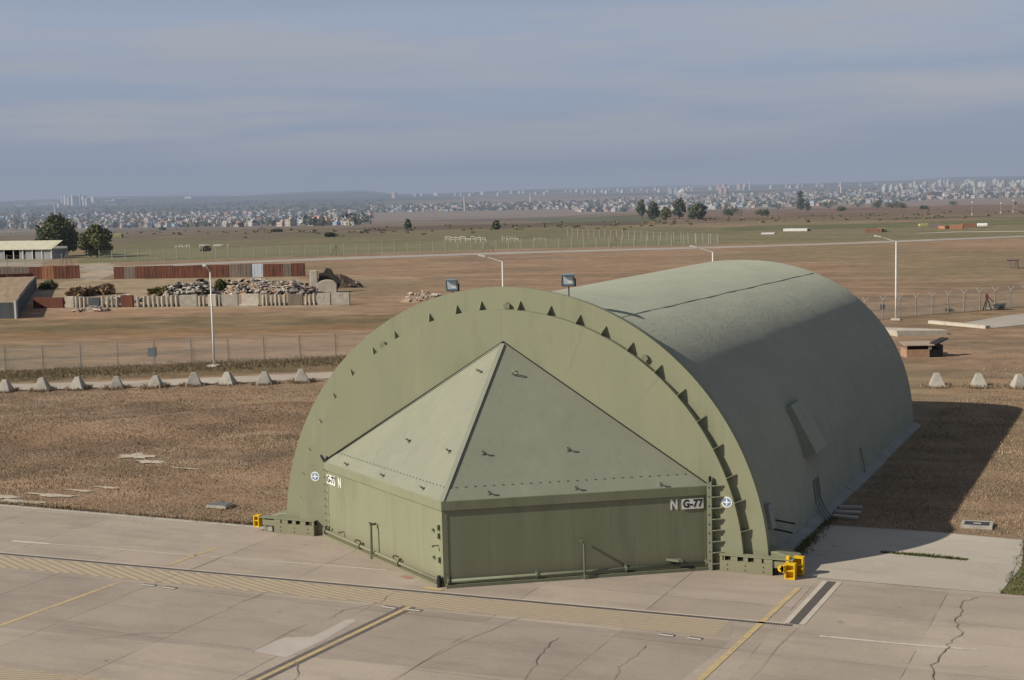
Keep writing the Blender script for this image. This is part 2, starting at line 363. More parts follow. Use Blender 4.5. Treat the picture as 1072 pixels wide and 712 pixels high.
# ------------------------------------------------------------------ the ground
def inpoly(poly, X, Y):
    c = np.zeros(X.shape, bool); n = len(poly)
    for i in range(n):
        x1, y1 = poly[i][0], poly[i][1]; x2, y2 = poly[(i+1) % n][0], poly[(i+1) % n][1]
        if y1 == y2: continue
        k = ((y1 > Y) != (y2 > Y)) & (X < (x2-x1)*(Y-y1)/(y2-y1)+x1); c ^= k
    return c
def vnoise(a, b, seed=0):
    """smooth value noise on arrays"""
    rg = np.random.default_rng(seed); T = rg.random((257, 257))
    def g(i, j): return T[i % 257, j % 257]
    i = np.floor(a).astype(int); j = np.floor(b).astype(int); u = a-i; v = b-j
    u = u*u*(3-2*u); v = v*v*(3-2*v)
    return (g(i, j)*(1-u)+g(i+1, j)*u)*(1-v)+(g(i, j+1)*(1-u)+g(i+1, j+1)*u)*v
def build_ground():
    dys = np.concatenate([np.linspace(560, 60, 330), np.linspace(59.4, 37, 60)])
    rr = np.concatenate([[0.5, 6, 14, 22], CZ*FPX/dys, np.geomspace(482, 2000, 110)[1:], np.geomspace(2000, 9500, 110)[1:], [11000, 14000]])
    th = np.concatenate([np.linspace(-PI, -.42, 26)[:-1], np.linspace(-.42, .42, 260), np.linspace(.42, PI, 26)[1:]])
    RR, TH = np.meshgrid(rr, th, indexing='ij')
    s, l = RR*np.cos(TH), RR*np.sin(TH)
    X = CX - sy*s + cy*l; Y = CY + cy*s + sy*l
    Z = terrain(X, Y)
    Z += (vnoise(X/900+40, Y/900+40, 3)-.5)*28*smooth(5200, 7500, RR)
    Z += (vnoise(X/260+40, Y/260+40, 4)-.5)*7*smooth(4200, 6500, RR)
    # colours of the land
    A = np.zeros(X.shape+(3,))
    def put(mask, c, k=1.0):
        m = np.asarray(mask, float)*k
        A[:] = A*(1-m[..., None]) + np.array(c)*m[..., None]
    A[:] = (.335, .226, .150)
    lr = np.log(np.maximum(RR, 1))
    streak = vnoise(TH*9+50, lr*34+20, 1); streak2 = vnoise(TH*26+9, lr*80+7, 2); big = vnoise(X/38+60, Y/38+60, 5)
    put(smooth(.45, .75, streak), (.245, .178, .122), .7)
    put(smooth(.55, .8, streak2), (.39, .285, .20), .5)
    put(smooth(.5, .8, big), (.25, .205, .125), .6)
    wob = np.minimum(RR*.035, 40.0); Xj = X+(vnoise(X/9+70, Y/9+70, 41)-.5)*wob*.25+(vnoise(X/60+70, Y/60+70, 42)-.5)*wob; Yj = Y+(vnoise(X/9+30, Y/9+30, 43)-.5)*wob*.25+(vnoise(X/60+30, Y/60+30, 44)-.5)*wob
    def zone(pts, c, k=1.0, soft=None, noise_=None):
        poly = [G(*p) for p in pts]
        m = inpoly(poly, Xj, Yj).astype(float)
        if noise_ is not None: m *= noise_
        put(m, c, k)
    zone([(1053, 622), (1060, 600), (1074, 570), (1300, 590), (1300, 660)], (.14, .145, .06), .9)
    edge = .55+.45*smooth(.3, .6, vnoise(X/3+5, Y/3+5, 8))
    zone([(-60, 393), (200, 384), (400, 372), (400, 386), (200, 394), (-60, 403)], (.135, .115, .06), .9, noise_=edge)
    zone([(-60, 432), (120, 462), (330, 425), (345, 440), (120, 480), (-60, 520)], (.20, .135, .09), .45, noise_=edge)  # shade of the bank's slope painted into the ground colour
    zone([(-60, 336), (400, 330), (470, 322), (470, 333), (380, 345), (-60, 356)], (.165, .135, .07), .75, noise_=edge)
    zone([(-60, 350), (380, 339), (380, 346), (-60, 360)], (.33, .20, .105), .6, noise_=edge)
    zone([(-60, 324), (60, 325), (250, 323), (300, 326), (120, 334), (-60, 338)], (.40, .26, .165), .85, noise_=edge)
    zone([(30, 318), (40, 298), (115, 291), (322, 290), (345, 304), (366, 318), (340, 323), (60, 325)], (.43, .325, .225), .9, noise_=edge)
    zone([(86, 291), (86, 277), (120, 275), (120, 291)], (.44, .37, .29), .9)
    zone([(-80, 270), (70, 270), (66, 279), (-80, 281)], (.42, .37, .31), .8)
    zone([(360, 289), (420, 289), (470, 293), (380, 297)], (.42, .31, .21), .6, noise_=edge)
    zone([(940, 352), (1120, 330), (1120, 300), (905, 318)], (.22, .165, .09), .4, noise_=edge)
    zone([(960, 400), (1120, 395), (1120, 425), (962, 430)], (.36, .235, .15), .5, noise_=edge)
    # beyond the perimeter
    farn = smooth(.4, .7, vnoise(TH*14+90, lr*60, 12))
    zone([(100, 276), (380, 266), (600, 260), (752, 255), (748, 238), (560, 240), (385, 243), (120, 255)], (.20, .198, .105), .95)
    zone([(100, 262), (300, 257), (560, 250), (752, 246), (748, 238), (560, 238), (385, 243), (120, 252)], (.19, .165, .10), .9)
    zone([(752, 256), (1200, 246), (1200, 226), (748, 238)], (.22, .195, .115), .9)
    zone([(752, 242), (1200, 232), (1200, 225), (748, 238)], (.125, .135, .07), .8)
    zone([(-80, 262), (130, 255), (130, 246), (-80, 250)], (.17, .15, .09), .8)
    far = RR > 455
    gm = (RR > 290)*(RR < 470); put(gm*farn, (.165, .165, .08), .5); put(gm*smooth(.55, .75, vnoise(TH*22+70, lr*110+30, 51)), (.26, .215, .135), .6)
    put(far, (.205, .165, .118), .9)
    zone([(640, 236), (760, 233), (1200, 222), (1200, 205), (860, 215), (640, 224)], (.225, .150, .108), .9)
    zone([(870, 222), (1200, 213), (1200, 205), (860, 214)], (.255, .145, .105), .9)
    zone([(380, 240), (660, 233), (660, 219), (380, 225)], (.235, .17, .128), .9)
    zone([(430, 232), (640, 227), (640, 223), (430, 227)], (.15, .10, .078), .9)
    zone([(560, 235), (680, 232), (680, 226), (560, 227)], (.105, .135, .075), .8)
    zone([(100, 254), (400, 246), (400, 236), (100, 240)], (.20, .155, .115), .9)
    zone([(100, 254), (400, 247), (400, 243), (100, 248)], (.175, .155, .10), .8)
    zone([(-80, 262), (130, 254), (130, 236), (-80, 240)], (.20, .165, .115), .8)
    put(far*smooth(.5, .75, vnoise(TH*30+3, lr*70+11, 13)), (.10, .085, .058), .7)
    put(far*smooth(.62, .8, vnoise(TH*18+33, lr*42+11, 14)), (.27, .215, .15), .6)
    zone([(380, 243), (560, 238), (660, 236), (660, 232), (380, 238)], (.12, .095, .068), .75)
    town = (RR > 1750) & (RR < 5000)
    put(town, (.27, .20, .15), .75)
    hills = smooth(3600, 4600, RR)
    put(hills, (.155, .130, .095), 1.0)
    put(hills*smooth(.45, .65, vnoise(X/420+30, Y/420+30, 21)), (.055, .068, .045), .9)
    put(hills*smooth(.58, .7, vnoise(X/300+70, Y/500+30, 22)), (.27, .21, .15), .7)
    pxx = W0/2+FPX*np.tan(np.clip(TH, -1.2, 1.2))
    put(smooth(2600, 3100, RR)*smooth(500, 360, pxx+(vnoise(lr*60, TH*40+9, 91)-.5)*120)*(pxx > -300)*(.55+.45*smooth(.35,.6,vnoise(TH*40+20, lr*50+9, 92))), (.070, .080, .056), .8)
    nr, nth = X.shape
    V = np.stack([X, Y, Z], -1).reshape(-1, 3)
    idx = np.arange(nr*nth).reshape(nr, nth)
    a, b, c, d = idx[:-1, :-1], idx[:-1, 1:], idx[1:, 1:], idx[1:, :-1]
    F = np.stack([a, d, c, b], -1).reshape(-1, 4)
    me = bpy.data.meshes.new('ground')
    me.vertices.add(len(V)); me.vertices.foreach_set('co', V.ravel())
    me.loops.add(F.size); me.loops.foreach_set('vertex_index', F.ravel().astype(np.int32))
    me.polygons.add(len(F)); me.polygons.foreach_set('loop_start', np.arange(0, F.size, 4, dtype=np.int32))
    me.polygons.foreach_set('loop_total', np.full(len(F), 4, np.int32))
    me.polygons.foreach_set('use_smooth', np.ones(len(F), bool))
    me.update(); me.validate()
    at = me.color_attributes.new('land', 'FLOAT_COLOR', 'POINT')
    at.data.foreach_set('color', np.concatenate([A.reshape(-1, 3), np.ones((len(V), 1))], 1).astype(np.float32).ravel())
    m, nt = newmat('dry_land'); q = NT(nt)
    vc = q.add('ShaderNodeVertexColor'); vc.layer_name = 'land'
    pos = q.add('ShaderNodeNewGeometry').outputs['Position']
    n1 = q.noise(pos, .5, 7, .65); n2 = q.noise(pos, 5.5, 6, .7); n3 = q.noise(q.mapping(pos, (.09, .35, .3), rot=(0, 0, .45)), 1.0, 6, .62)
    col = q.mix(q.remap(n1, .35, .7), vc.outputs[0], q.mix(1.0, vc.outputs[0], (.62, .63, .60), 'MULTIPLY'))
    col = q.mix(q.math('MULTIPLY', q.remap(n3, .48, .66), .55), col, q.mix(1.0, vc.outputs[0], (1.32, 1.25, 1.15), 'MULTIPLY'))
    col = q.mix(q.math('MULTIPLY', q.remap(n2, .50, .72), .42), col, q.mix(1.0, vc.outputs[0], (.38, .36, .34), 'MULTIPLY'))
    hgt = q.math('ADD', q.math('MULTIPLY', n2, 1.0), n1)
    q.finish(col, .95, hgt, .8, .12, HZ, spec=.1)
    me.materials.append(m)
    o = bpy.data.objects.new('ground', me); COL.objects.link(o); struct(o)
build_ground()

# ---- apron of concrete slabs
def apron_mat(name, c, c2, slab, off, haze=0):
    m, nt = newmat(name); q = NT(nt)
    pos = q.add('ShaderNodeNewGeometry').outputs['Position']
    mp = q.mapping(pos, (1/slab[0], 1/slab[1], 1), loc=(off[0], off[1], 0))
    fl = q.add('ShaderNodeVectorMath', operation='FLOOR'); q.link(mp, fl.inputs[0])
    wn = q.add('ShaderNodeTexWhiteNoise', noise_dimensions='2D'); q.link(fl.outputs[0], wn.inputs['Vector'])
    n1 = q.noise(pos, .22, 7, .62); n2 = q.noise(q.mapping(pos, (.25, 1.3, 1), rot=(0, 0, .15)), .9, 7, .65); n3 = q.noise(pos, 9, 6, .7)
    col = q.mix(q.remap(n1, .35, .65), c, c2)
    col = q.mix(q.math('MULTIPLY', q.remap(n2, .48, .66), .55), col, tuple(x*.80 for x in c2))
    col = q.mix(q.math('MULTIPLY', q.remap(q.noise(q.mapping(pos, (.5, .5, .5), loc=(30, 9, 0)), .8, 6, .7), .55, .7), .5), col, tuple(x*1.13 for x in c))
    col = q.mix(q.math('MULTIPLY', wn.outputs['Value'], .48), col, q.mix(1.0, col, (.70, .69, .69), 'MULTIPLY'))
    col = q.mix(.18, col, q.mix(n3, (0, 0, 0), (1, 1, 1)), 'OVERLAY')
    # slab joints: a dark worn seam
    fr = q.add('ShaderNodeVectorMath', operation='FRACTION'); q.link(mp, fr.inputs[0])
    sx_ = q.add('ShaderNodeSeparateXYZ'); q.link(fr.outputs[0], sx_.inputs[0])
    jx = q.math('LESS_THAN', sx_.outputs[0], .009); jy = q.math('LESS_THAN', sx_.outputs[1], .008)
    wear = q.remap(q.noise(pos, .45, 4, .6), .40, .55)
    j = q.math('MULTIPLY', q.math('MAXIMUM', jx, q.math('MULTIPLY', jy, .7)), q.math('MULTIPLY', wear, .6))
    col = q.mix(j, col, (.06, .052, .045))
    # dark oily spots
    ol = q.remap(q.noise(pos, 1.7, 3, .5), .70, .76)
    col = q.mix(q.math('MULTIPLY', ol, .5), col, (.12, .10, .09))
    q.finish(col, .9, n3, .25, .01, haze, spec=.2)
    return m
MT['apron'] = apron_mat('apron_concrete', (.425, .356, .288), (.355, .297, .243), (3.7, 4.1), (2.2833, .86))
MT['pad'] = apron_mat('pad_concrete', (.49, .435, .36), (.42, .378, .318), (6.6, 3.35), (-1.303, .085))
MT['roadc'] = apron_mat('road_concrete', (.50, .43, .345), (.42, .36, .29), (5, 4), (0, 0), HZ)
MT['tarmac'] = apron_mat('pale_tarmac', (.42, .375, .325), (.345, .31, .268), (50, 50), (0, 0), HZ)
m = MB(); m.sheet([(-400, -.02), (-400, -160), (300, -160), (300, -.28), (8.6, -.28), (8.6, 6.4), (-8.6, 6.4), (-8.6, -.02)], .008)
struct(m.build('apron', MT['apron']))
MT_EDGE = M_('faded_white_edge', (.52, .48, .42), (.42, .37, .32), 4)
m = MB(); m.box((-60, .06, .01), (103, .14, .07)); o = struct(m.build('kerb', MT['concrete']))
m = MB(); m.ribbon([(-40, -.32), (-9.4, -.34)], .05, .0145); struct(m.build('edge_line', MT_EDGE))
m = MB(); m.sheet([(8.65, -.26), (15.12, -.27), (15.4, 3.0), (15.15, 6.35), (12.4, 6.6), (8.65, 6.5)], .012)
struct(m.build('side_pavement', MT['pad']))

MT['apron_dark'] = apron_mat('apron_concrete_dark', (.360, .303, .250), (.302, .254, .211), (3.7, 4.1), (2.2833, .86))
m = MB(); m.sheet([(-40, -8.0), (9.3, -6.95), (8.95, -11.3), (.4, -11.67), (-9.7, -12.45), (-40, -14.8)], .0095); struct(m.build('apron_slab_row', MT['apron_dark']))
# painted lines on the apron
def worn(name, c, base, cut=.42, k=.9, scale=5):
    m, nt = newmat(name); q = NT(nt)
    pos = q.add('ShaderNodeNewGeometry').outputs['Position']
    n = q.noise(pos, scale, 6, .7); n2 = q.noise(pos, .7, 4, .6)
    f = q.remap(q.math('ADD', q.math('MULTIPLY', n, .6), q.math('MULTIPLY', n2, .4)), cut, cut+.14)
    col = q.mix(q.math('MULTIPLY', f, k), base, c)
    q.finish(col, .85, n, .1, .01, spec=.2); return m
MT['line_y'] = worn('yellow_line_paint', (.50, .38, .185), (.33, .27, .21), .38)
MT['line_hatch'] = worn('worn_yellow_hatching', (.455, .37, .235), (.345, .282, .215), .36, .8)
MT['line_w'] = worn('worn_white_line', (.58, .53, .47), (.38, .32, .27), .36)
MT['line_k'] = worn('black_line_edge', (.12, .105, .095), (.22, .185, .16), .36)
MT['crack'] = M_('crack_dark', (.15, .122, .10), (.26, .212, .172), 6)
MT['patch'] = M_('pale_repair', (.46, .405, .36), (.40, .35, .31), 1.5, .9, .3, 20, .01)
ZL = .014
m = MB(); m.ribbon([(-9.95, -16), (-9.62, -7.6)], .16, ZL); m.ribbon([(-9.48, -5.4), (-9.38, -2.9)], .15, ZL); struct(m.build('lead_in_line', MT['line_y']))
m = MB(); m.ribbon([(9.12, -16), (9.44, -10.06), (9.75, -1.5)], .17, ZL+.004); struct(m.build('lead_in_line', MT['line_y']))
m = MB(); m.ribbon([(-.66, -16.5), (.05, -6.95)], .15, ZL+.008); struct(m.build('centre_line', MT['line_y']))
m = MB(); m.ribbon([(-.70, -16.5), (.03, -6.95)], .44, ZL+.002); struct(m.build('centre_line_edging', MT['line_k']))
m = MB(); m.ribbon([(-16.8, -4.38), (-15.2, -4.30)], .16, ZL); m.ribbon([(-15.2, -4.30), (-9, -3.98), (-2.5, -3.62)], .055, ZL); struct(m.build('edge_line', MT['line_w']))
m = MB(); m.ribbon([(11.3, -5.80), (13.5, -5.74), (15.2, -5.62)], .10, ZL); struct(m.build('edge_line', MT['line_w']))
# hatched strip along the drain
def strip_y(x): return -5.94+.0295*(x+15.85)
def hatch(x0, x1, ytop, wid, tanx, pit):
    m = MB(); xs = np.arange(x0, x1, .3); psi = np.concatenate([[0], np.cumsum([-tanx(x)/pit(x)*.3 for x in xs[:-1]])])
    lo = int(min(psi))-8; hi = int(max(psi))+8
    for n in range(lo, hi):
        run = []
        for x, ps in list(zip(xs, psi))+[(None, None)]:
            yr = None if x is None else (n-ps)*pit(x)-wid/2
            ok = yr is not None and -wid < yr < 0
            if ok: run.append((x, ytop(x)-.10+yr, pit(x)*.52))
            if not ok:
                if len(run) >= 2: m.ribbon([(a, b) for a, b, _ in run], [c for _, _, c in run], ZL)
                run = []
    return m
def lerp(xs, ys): return lambda x: float(np.interp(x, xs, ys))
struct(hatch(-26, 9.0, strip_y, 1.38, lerp([-26, -8, -2, 4, 9], [-.50, -.50, -.30, -.08, .04]), lerp([-8, -2, 4, 9], [.26, .20, .15, .14])).build('hatched_strip', MT['line_hatch']))
struct(hatch(-22, -2.6, lambda x: -14.72+.09*(x+3.6), 1.6, lambda x: .10, lambda x: .14).build('hatched_strip', MT['line_hatch']))
m = MB(); m.sheet([(-26, strip_y(-26)-.1), (8.9, strip_y(8.9)-.1), (9.2, strip_y(9)-1.46), (-26, strip_y(-26)-1.46)], .0105)
MT['hatchbase'] = worn('yellowed_concrete', (.305, .25, .192), (.325, .27, .22), .4, .8)
struct(m.build('hatch_ground', MT['hatchbase']))
# repaired patch, cracks, joints
m = MB(); m.sheet([(-1.95, -11.85), (-.75, -12.0), (-.62, -10.4), (-.72, -8.55), (-1.02, -8.6), (-1.05, -10.3), (-1.7, -10.55)], ZL-.002); struct(m.build('repair_patch', MT['patch']))
def crackline(pts, w):
    out = []
    for a, b in zip(pts[:-1], pts[1:]):
        for k in range(4):
            t = k/4; out.append((a[0]+(b[0]-a[0])*t+random.uniform(-.07, .07), a[1]+(b[1]-a[1])*t))
    out.append(pts[-1]); return out, [w*random.uniform(.18, .6) for _ in out]
for pts, wd in (([(14.62, -.9), (14.25, -1.5), (14.42, -2.6), (14.32, -3.4), (14.62, -4.3), (14.42, -5.3), (14.48, -6.0), (14.3, -7.2), (14.5, -8.3), (14.2, -10)], .06),
                ([(5.0, -8.2), (5.1, -9), (5.25, -9.8), (5.5, -11), (5.7, -12.5)], .05), ([(7.45, -8.0), (7.4, -8.9), (7.35, -9.6), (7.5, -10.8), (7.3, -12)], .05),
                ([(-1.05, -5.7), (-1.0, -6.9), (-1.5, -7.9), (-1.5, -8.8)], .04), ([(-.35, -12.2), (.35, -13.2), (.6, -14)], .045),
                ([(-8.5, -8.9), (-8.5, -6.4), (-8.5, -3.8)], .035), ([(-6.55, -12.5), (-5.6, -11.6), (-4.7, -11.2)], .03), ([(-4.75, -8.8), (-4.69, -7.1)], .035),
                ([(-1.85, -11.9), (-1.79, -9.4)], .035), ([(2.5, -13), (2.9, -9.4), (3.4, -6.9)], .035), ([(10.5, -12), (10.62, -5.35)], .03), ([(-14, -9), (-13.4, -8.4)], .03)):
    p_, w_ = crackline(pts, wd); m = MB(); m.ribbon(p_, w_, ZL+.012); struct(m.build('pavement_crack', MT['crack']))

# trench drain: a thing with frame and grating
g0, g1 = G(831, 653.5), G(871, 609.5)
dr = empty('trench_drain', (-3, -5.5, 0), 'long slotted drain crossing the apron in front of the shelter', 'drain')
MT['drainframe'] = M_('drain_frame_concrete', (.52, .45, .38), (.44, .38, .32), 2, .9, .3)
def P2(x, o=0): return (x, strip_y(x)+o)
m = MB()
m.ribbon([P2(-40, .12), P2(g0.x-.2, .12)], .12, .0165); m.ribbon([P2(-40, -.10), P2(g0.x+.2, -.10)], .05, .0165)
dxe = [(g0.x-.20, g0.y), (g1.x-.20, g1.y)], [(g0.x+.21, g0.y), (g1.x+.21, g1.y)]
m.ribbon(dxe[0], .14, .0175); m.ribbon(dxe[1], .16, .0175)
o = m.build('frame', MT['drainframe'], dr, loc=(-3, -5.5, 0)); o.location = (0, 0, 0)
m = MB()
m.ribbon([P2(-40, .02), P2(g0.x, .02)], .17, .0145); m.ribbon([(g0.x, g0.y), (g1.x, g1.y)], .28, .0145)
o = m.build('channel', MT['hole'], dr, loc=(-3, -5.5, 0)); o.location = (0, 0, 0)
def grate_mat(name, axis, pitch):
    m, nt = newmat(name); q = NT(nt); pos = q.add('ShaderNodeNewGeometry').outputs['Position']
    sp_ = q.add('ShaderNodeSeparateXYZ'); q.link(pos, sp_.inputs[0])
    f = q.math('LESS_THAN', q.math('FRACT', q.math('MULTIPLY', sp_.outputs[axis], 1/pitch)), .5)
    col = q.mix(f, (.03, .027, .025), (.17, .15, .135)); q.finish(col, .7, spec=.3); return m
m = MB(); m.ribbon([P2(-40, .02), P2(g0.x, .02)], .15, .018)
o = m.build('grating', grate_mat('drain_grating', 0, .075), dr, loc=(-3, -5.5, 0)); o.location = (0, 0, 0)
m = MB(); m.ribbon([(g0.x, g0.y), (g1.x, g1.y)], .24, .018)
o = m.build('grating', grate_mat('drain_grating_side', 1, .09), dr, loc=(-3, -5.5, 0)); o.location = (0, 0, 0)
for a, b in (((148, 613), (162, 614)), ((170, 615.5), (183, 617.3)), ((690, 665), (705, 667)), ((720, 668.5), (734, 670.5)), ((400, 636), (414, 638)), ((426, 639), (440, 640.5))):
    p, r_ = G(*a), G(*b)
    m = MB(); m.ribbon([p, r_], .10, ZL+.014); d = (r_-p).normalized(); n_ = Vector((-d.y, d.x, 0))*.10
    m.ribbon([p+n_, r_+n_], .09, ZL+.013, 1)
    struct(m.build('marking_dash', [MT['line_w'], MT['line_k']]))

# ------------------------------------------------------------------ the aircraft shelter
RF, RS, LEN = 8.5, 8.32, 27.8
VA, VB, VN = 8.27, 7.88, 2.2
def vr(a):
    return (abs(math.sin(a)/VA)**VN+abs(math.cos(a)/VB)**VN)**(-1/VN)
def vz(x): return VB*(1-abs(x/VA)**VN)**(1/VN)
sh = empty('aircraft_shelter', (0, 0, 0), 'large olive green arched aircraft shelter with closed wedge shaped doors', 'aircraft shelter')
def arcpts(r, Y, a0=-90, a1=90, n=96): return [Vector((r*math.sin(math.radians(a0+(a1-a0)*i/n)), Y, r*math.cos(math.radians(a0+(a1-a0)*i/n)))) for i in range(n+1)]
# vault
m = MB(); NA, NL = 120, 70; vs = []; fs = []
for j in range(NL+1):
    Y = .55+(LEN-.55)*j/NL
    for i in range(NA+1):
        a = -PI/2+PI*i/NA
        d = mnoise.noise(Vector((a*5, Y*.6, 1)))*.004+mnoise.noise(Vector((a*30, Y*4, 5)))*.007
        r = vr(a)+d
        vs.append((r*math.sin(a), Y, max(0, r*math.cos(a))))
for j in range(NL):
    for i in range(NA): a = j*(NA+1)+i; fs.append((a, a+1, a+NA+2, a+NA+1))
m.add(vs, fs)
def vaultmat():
    m, nt = newmat('vault_coating'); q = NT(nt)
    v = q.add('ShaderNodeTexCoord').outputs['Object']
    n1 = q.noise(q.mapping(v, (.5, .22, .5)), 1.2, 7, .6); n2 = q.noise(v, 7, 7, .72); n3 = q.noise(v, 1.6, 6, .7)
    col = q.mix(q.remap(n1, .33, .66), (.328, .340, .270), (.290, .302, .242))
    col = q.mix(q.math('MULTIPLY', q.remap(n2, .48, .68), .22), col, (.40, .415, .33))
    col = q.mix(q.math('MULTIPLY', q.remap(n3, .52, .7), .18), col, (.21, .23, .185))
    st = q.noise(q.mapping(v, (.2, 1.6, .2)), 1.5, 5, .6)
    col = q.mix(q.math('MULTIPLY', q.remap(st, .52, .7), .25), col, (.21, .22, .185))
    q.finish(col, .8, q.math('ADD', n2, q.math('MULTIPLY', n3, 1.0)), .5, .045, spec=.1, drough=1.0)
    return m
MT['vault'] = vaultmat()
m.build('vault', MT['vault'], sh, smooth=True)
m = MB(); P = [Vector(((vr(a)-.05)*math.sin(a), LEN-.02, (vr(a)-.05)*math.cos(a))) for a in np.linspace(-PI/2, PI/2, 65)]; m.prism(P, (0, -.3, 0)); m.build('rear_wall', MT['vault'], sh)
# roof seam strip
for a, nm in ((23.5, 'roof_seam'), (-23.5, 'roof_seam')):
    m = MB(); pts = []
    for j in range(40):
        Y = .7+(LEN-1.0)*j/39; aa = math.radians(a+(j/39)*3.2*(1 if a > 0 else -1)+.12*math.sin(j*.9)); r = vr(aa)+.004+.006*math.sin(j*1.7); pts.append(Vector((r*math.sin(aa), Y, r*math.cos(aa))))
    m.tube(pts, .013, 5); m.build(nm, M_('seam_tar_%d' % a, (.27, .285, .225), (.20, .21, .17), 3), sh)
# front arch plate (two layers so the rim reads)
P = arcpts(RF, -.02, n=120)
m = MB(); m.prism(P, (0, .16, 0)); m.build('front_arch', MT['olive'], sh)
m = MB(); P = arcpts(RF-.05, .142, n=120); m.prism(P, (0, .30, 0)); m.build('arch_collar', MT['olive'], sh)
# plate seams
for a in (-62, -38, 0, 21, 42, 63):
    c, s_ = math.sin(math.radians(a)), math.cos(math.radians(a)); m = MB()
    r0 = 6.9 if a == 0 else (6.2 if abs(a) < 40 else 6.6)
    m.bar((c*r0, -.263, s_*r0), (c*7.78, -.263, s_*7.78), .014, .004, up=Vector((0, 1, 0))); m.build('weld_seam', MT['panel'], sh)
for sgn in (-1, 1):
    m = MB(); m.bar((sgn*6.95, -.263, 2.42), (sgn*7.36, -.263, 2.42), .014, .004, up=Vector((0, 1, 0))); m.build('weld_seam', MT['olive_shaded'], sh)
# stiffener rib and gussets
FD = .24
m = MB(); P = arcpts(7.80, -.022, n=120); m.prism(P, (0, -FD, 0)); m.build('face_plate', MT['olive'], sh)
for a in (-81, -75, -68.5, -60.5, -52.8, -45, -36.8, -29.6, -19.3, -11.9, -5.6, 4.1, 11.6, 18.8, 25.3, 32.4, 40.4, 47.7, 54.9, 61.9, 68.9, 74.6, 81.1):
    t = math.radians(a); er = Vector((math.sin(t), 0, math.cos(t))); et = Vector((math.cos(t), 0, -math.sin(t)))
    p0 = er*7.80+Vector((0, -.022, 0)); m = MB()
    ln = .28
    poly = [p0-et*.012, p0-et*.012+Vector((0, -FD, 0)), p0-et*.012+er*.03+Vector((0, -FD, 0)), p0-et*.012+er*ln+Vector((0, -.03, 0)), p0-et*.012+er*ln]
    m.prism(poly, et*.024); m.build('gusset', MT['olive'], sh)
for a in (-33.8, 36.6, 1.0):
    t = math.radians(a); er = Vector((math.sin(t), 0, math.cos(t))); et = Vector((math.cos(t), 0, -math.sin(t)))
    p0 = er*7.90+Vector((0, -.022, 0)); m = MB()
    m.prism([p0+et*.10-er*.08, p0+et*.10+er*.06, p0+er*.12, p0-et*.10+er*.06, p0-et*.10-er*.08], (0, -.10, 0)); m.build('bolt_boss', MT['steel_green'], sh)
# side footings
for sgn in (-1, 1):
    m = MB()
    for (y0, y1, wd, hh) in ((.75, 3.6, .34, .10), (3.62, 12.0, .26, .09), (12.03, 18.5, .30, .11), (18.53, 27.95, .24, .09)):
        m.prism([(sgn*8.20, y0, 0), (sgn*(8.36+wd), y0, 0), (sgn*(8.36+wd), y0, hh*.55), (sgn*8.20, y0, hh+.16)], (0, y1-y0, 0))
    m.build('footing', M_('footing_concrete_%d' % sgn, (.30, .305, .27), (.22, .225, .20), 1.6, .92, .5), sh)

# door wedge
A_, B_, C_ = Vector((-6.73, -.23, 0)), Vector((.02, -4.78, 0)), Vector((6.73, -.23, 0))
HW, PK = 2.55, Vector((.06, -.31, 6.74)); up = Vector((0, 0, 1))
def leaf(P0, P1, lab):
    """one wall of the wedge from P0 to P1 seen from outside with P0 on the left"""
    x = (P1-P0).normalized(); n = x.cross(up); L = (P1-P0).length        # n points outwards
    def pt(u, z, o=0): return P0 + x*u + up*z + n*o
    root = None
    m = MB(); m.box(pt(L/2, HW/2-.02, -.16), (L-.02, .28, HW-.06), ax=(x, n, up))
    root = m.build('door_leaf', MT['olive_shaded'] if 'right' in lab else MT['olive'], sh); root['label'] = lab
    # vertical joints of the wall plates
    for u in np.linspace(L*.17, L*.85, 4):
        m = MB(); m.box(pt(u, 1.2, -.0215), (.010, .006, 1.9), ax=(x, n, up)); m.build('plate_joint', MT['olive_shaded'] if 'right' in lab else MT['olive'], root)
    return root, x, n, L, pt
def door_side(P0, P1, lab, right):
    root, x, n, L, pt = leaf(P0, P1, lab)
    # cap under the canopy and end posts
    m = MB(); m.box(pt(L/2, HW-.13, -.07), (L+.04, .20, .30), ax=(x, n, up)); bevel(m.build('header', MT['olive'] if not right else MT['olive_shaded'], root), .02)
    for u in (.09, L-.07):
        m = MB(); m.box(pt(u, (HW-.28)/2, -.098), (.14 if u < 1 else .12, .18, HW-.285), ax=(x, n, up)); m.build('post', MT['olive'] if not right else MT['olive_shaded'], root)
    # bottom sill and pipe rail with clamps
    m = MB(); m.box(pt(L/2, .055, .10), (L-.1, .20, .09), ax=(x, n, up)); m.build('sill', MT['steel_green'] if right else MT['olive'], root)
    m = MB(); m.tube([pt(.12, .20, .10), pt(L-.12, .20, .10)], .055, 10); m.build('pipe_rail', MT['steel_green'] if right else MT['olive'], root, smooth=True)
    for u in ([.12, L*.34, L*.675, L-.14]):
        m = MB(); m.tube([pt(u-.03, .20, .10), pt(u+.03, .20, .10)], .095, 12); m.box(pt(u, .29, .10), (.05, .05, .12), ax=(x, n, up)); m.build('clamp', MT['steel_green'], root)
    # lock bar standing off the wall
    u = L*.515 if right else L*.47
    m = MB(); m.tube([pt(u, .02, .25), pt(u, 1.10, .22)], .026, 8); m.box(pt(u, 1.12, .14), (.06, .22, .07), ax=(x, n, up)); m.box(pt(u+.02, .62, .215), (.05, .05, .9), ax=(x, n, up)); m.box(pt(u-.05, 1.16, .22), (.10, .06, .06), ax=(x, n, up))
    m.build('lock_bar', MT['steel_green'], root)
    return root, x, n, L, pt
rl, xl, nl, LL, ptl = door_side(A_, B_, 'sunlit left door wall', False)
rr_, xr, nr_, LR, ptr = door_side(B_, C_, 'shaded right door wall', True)
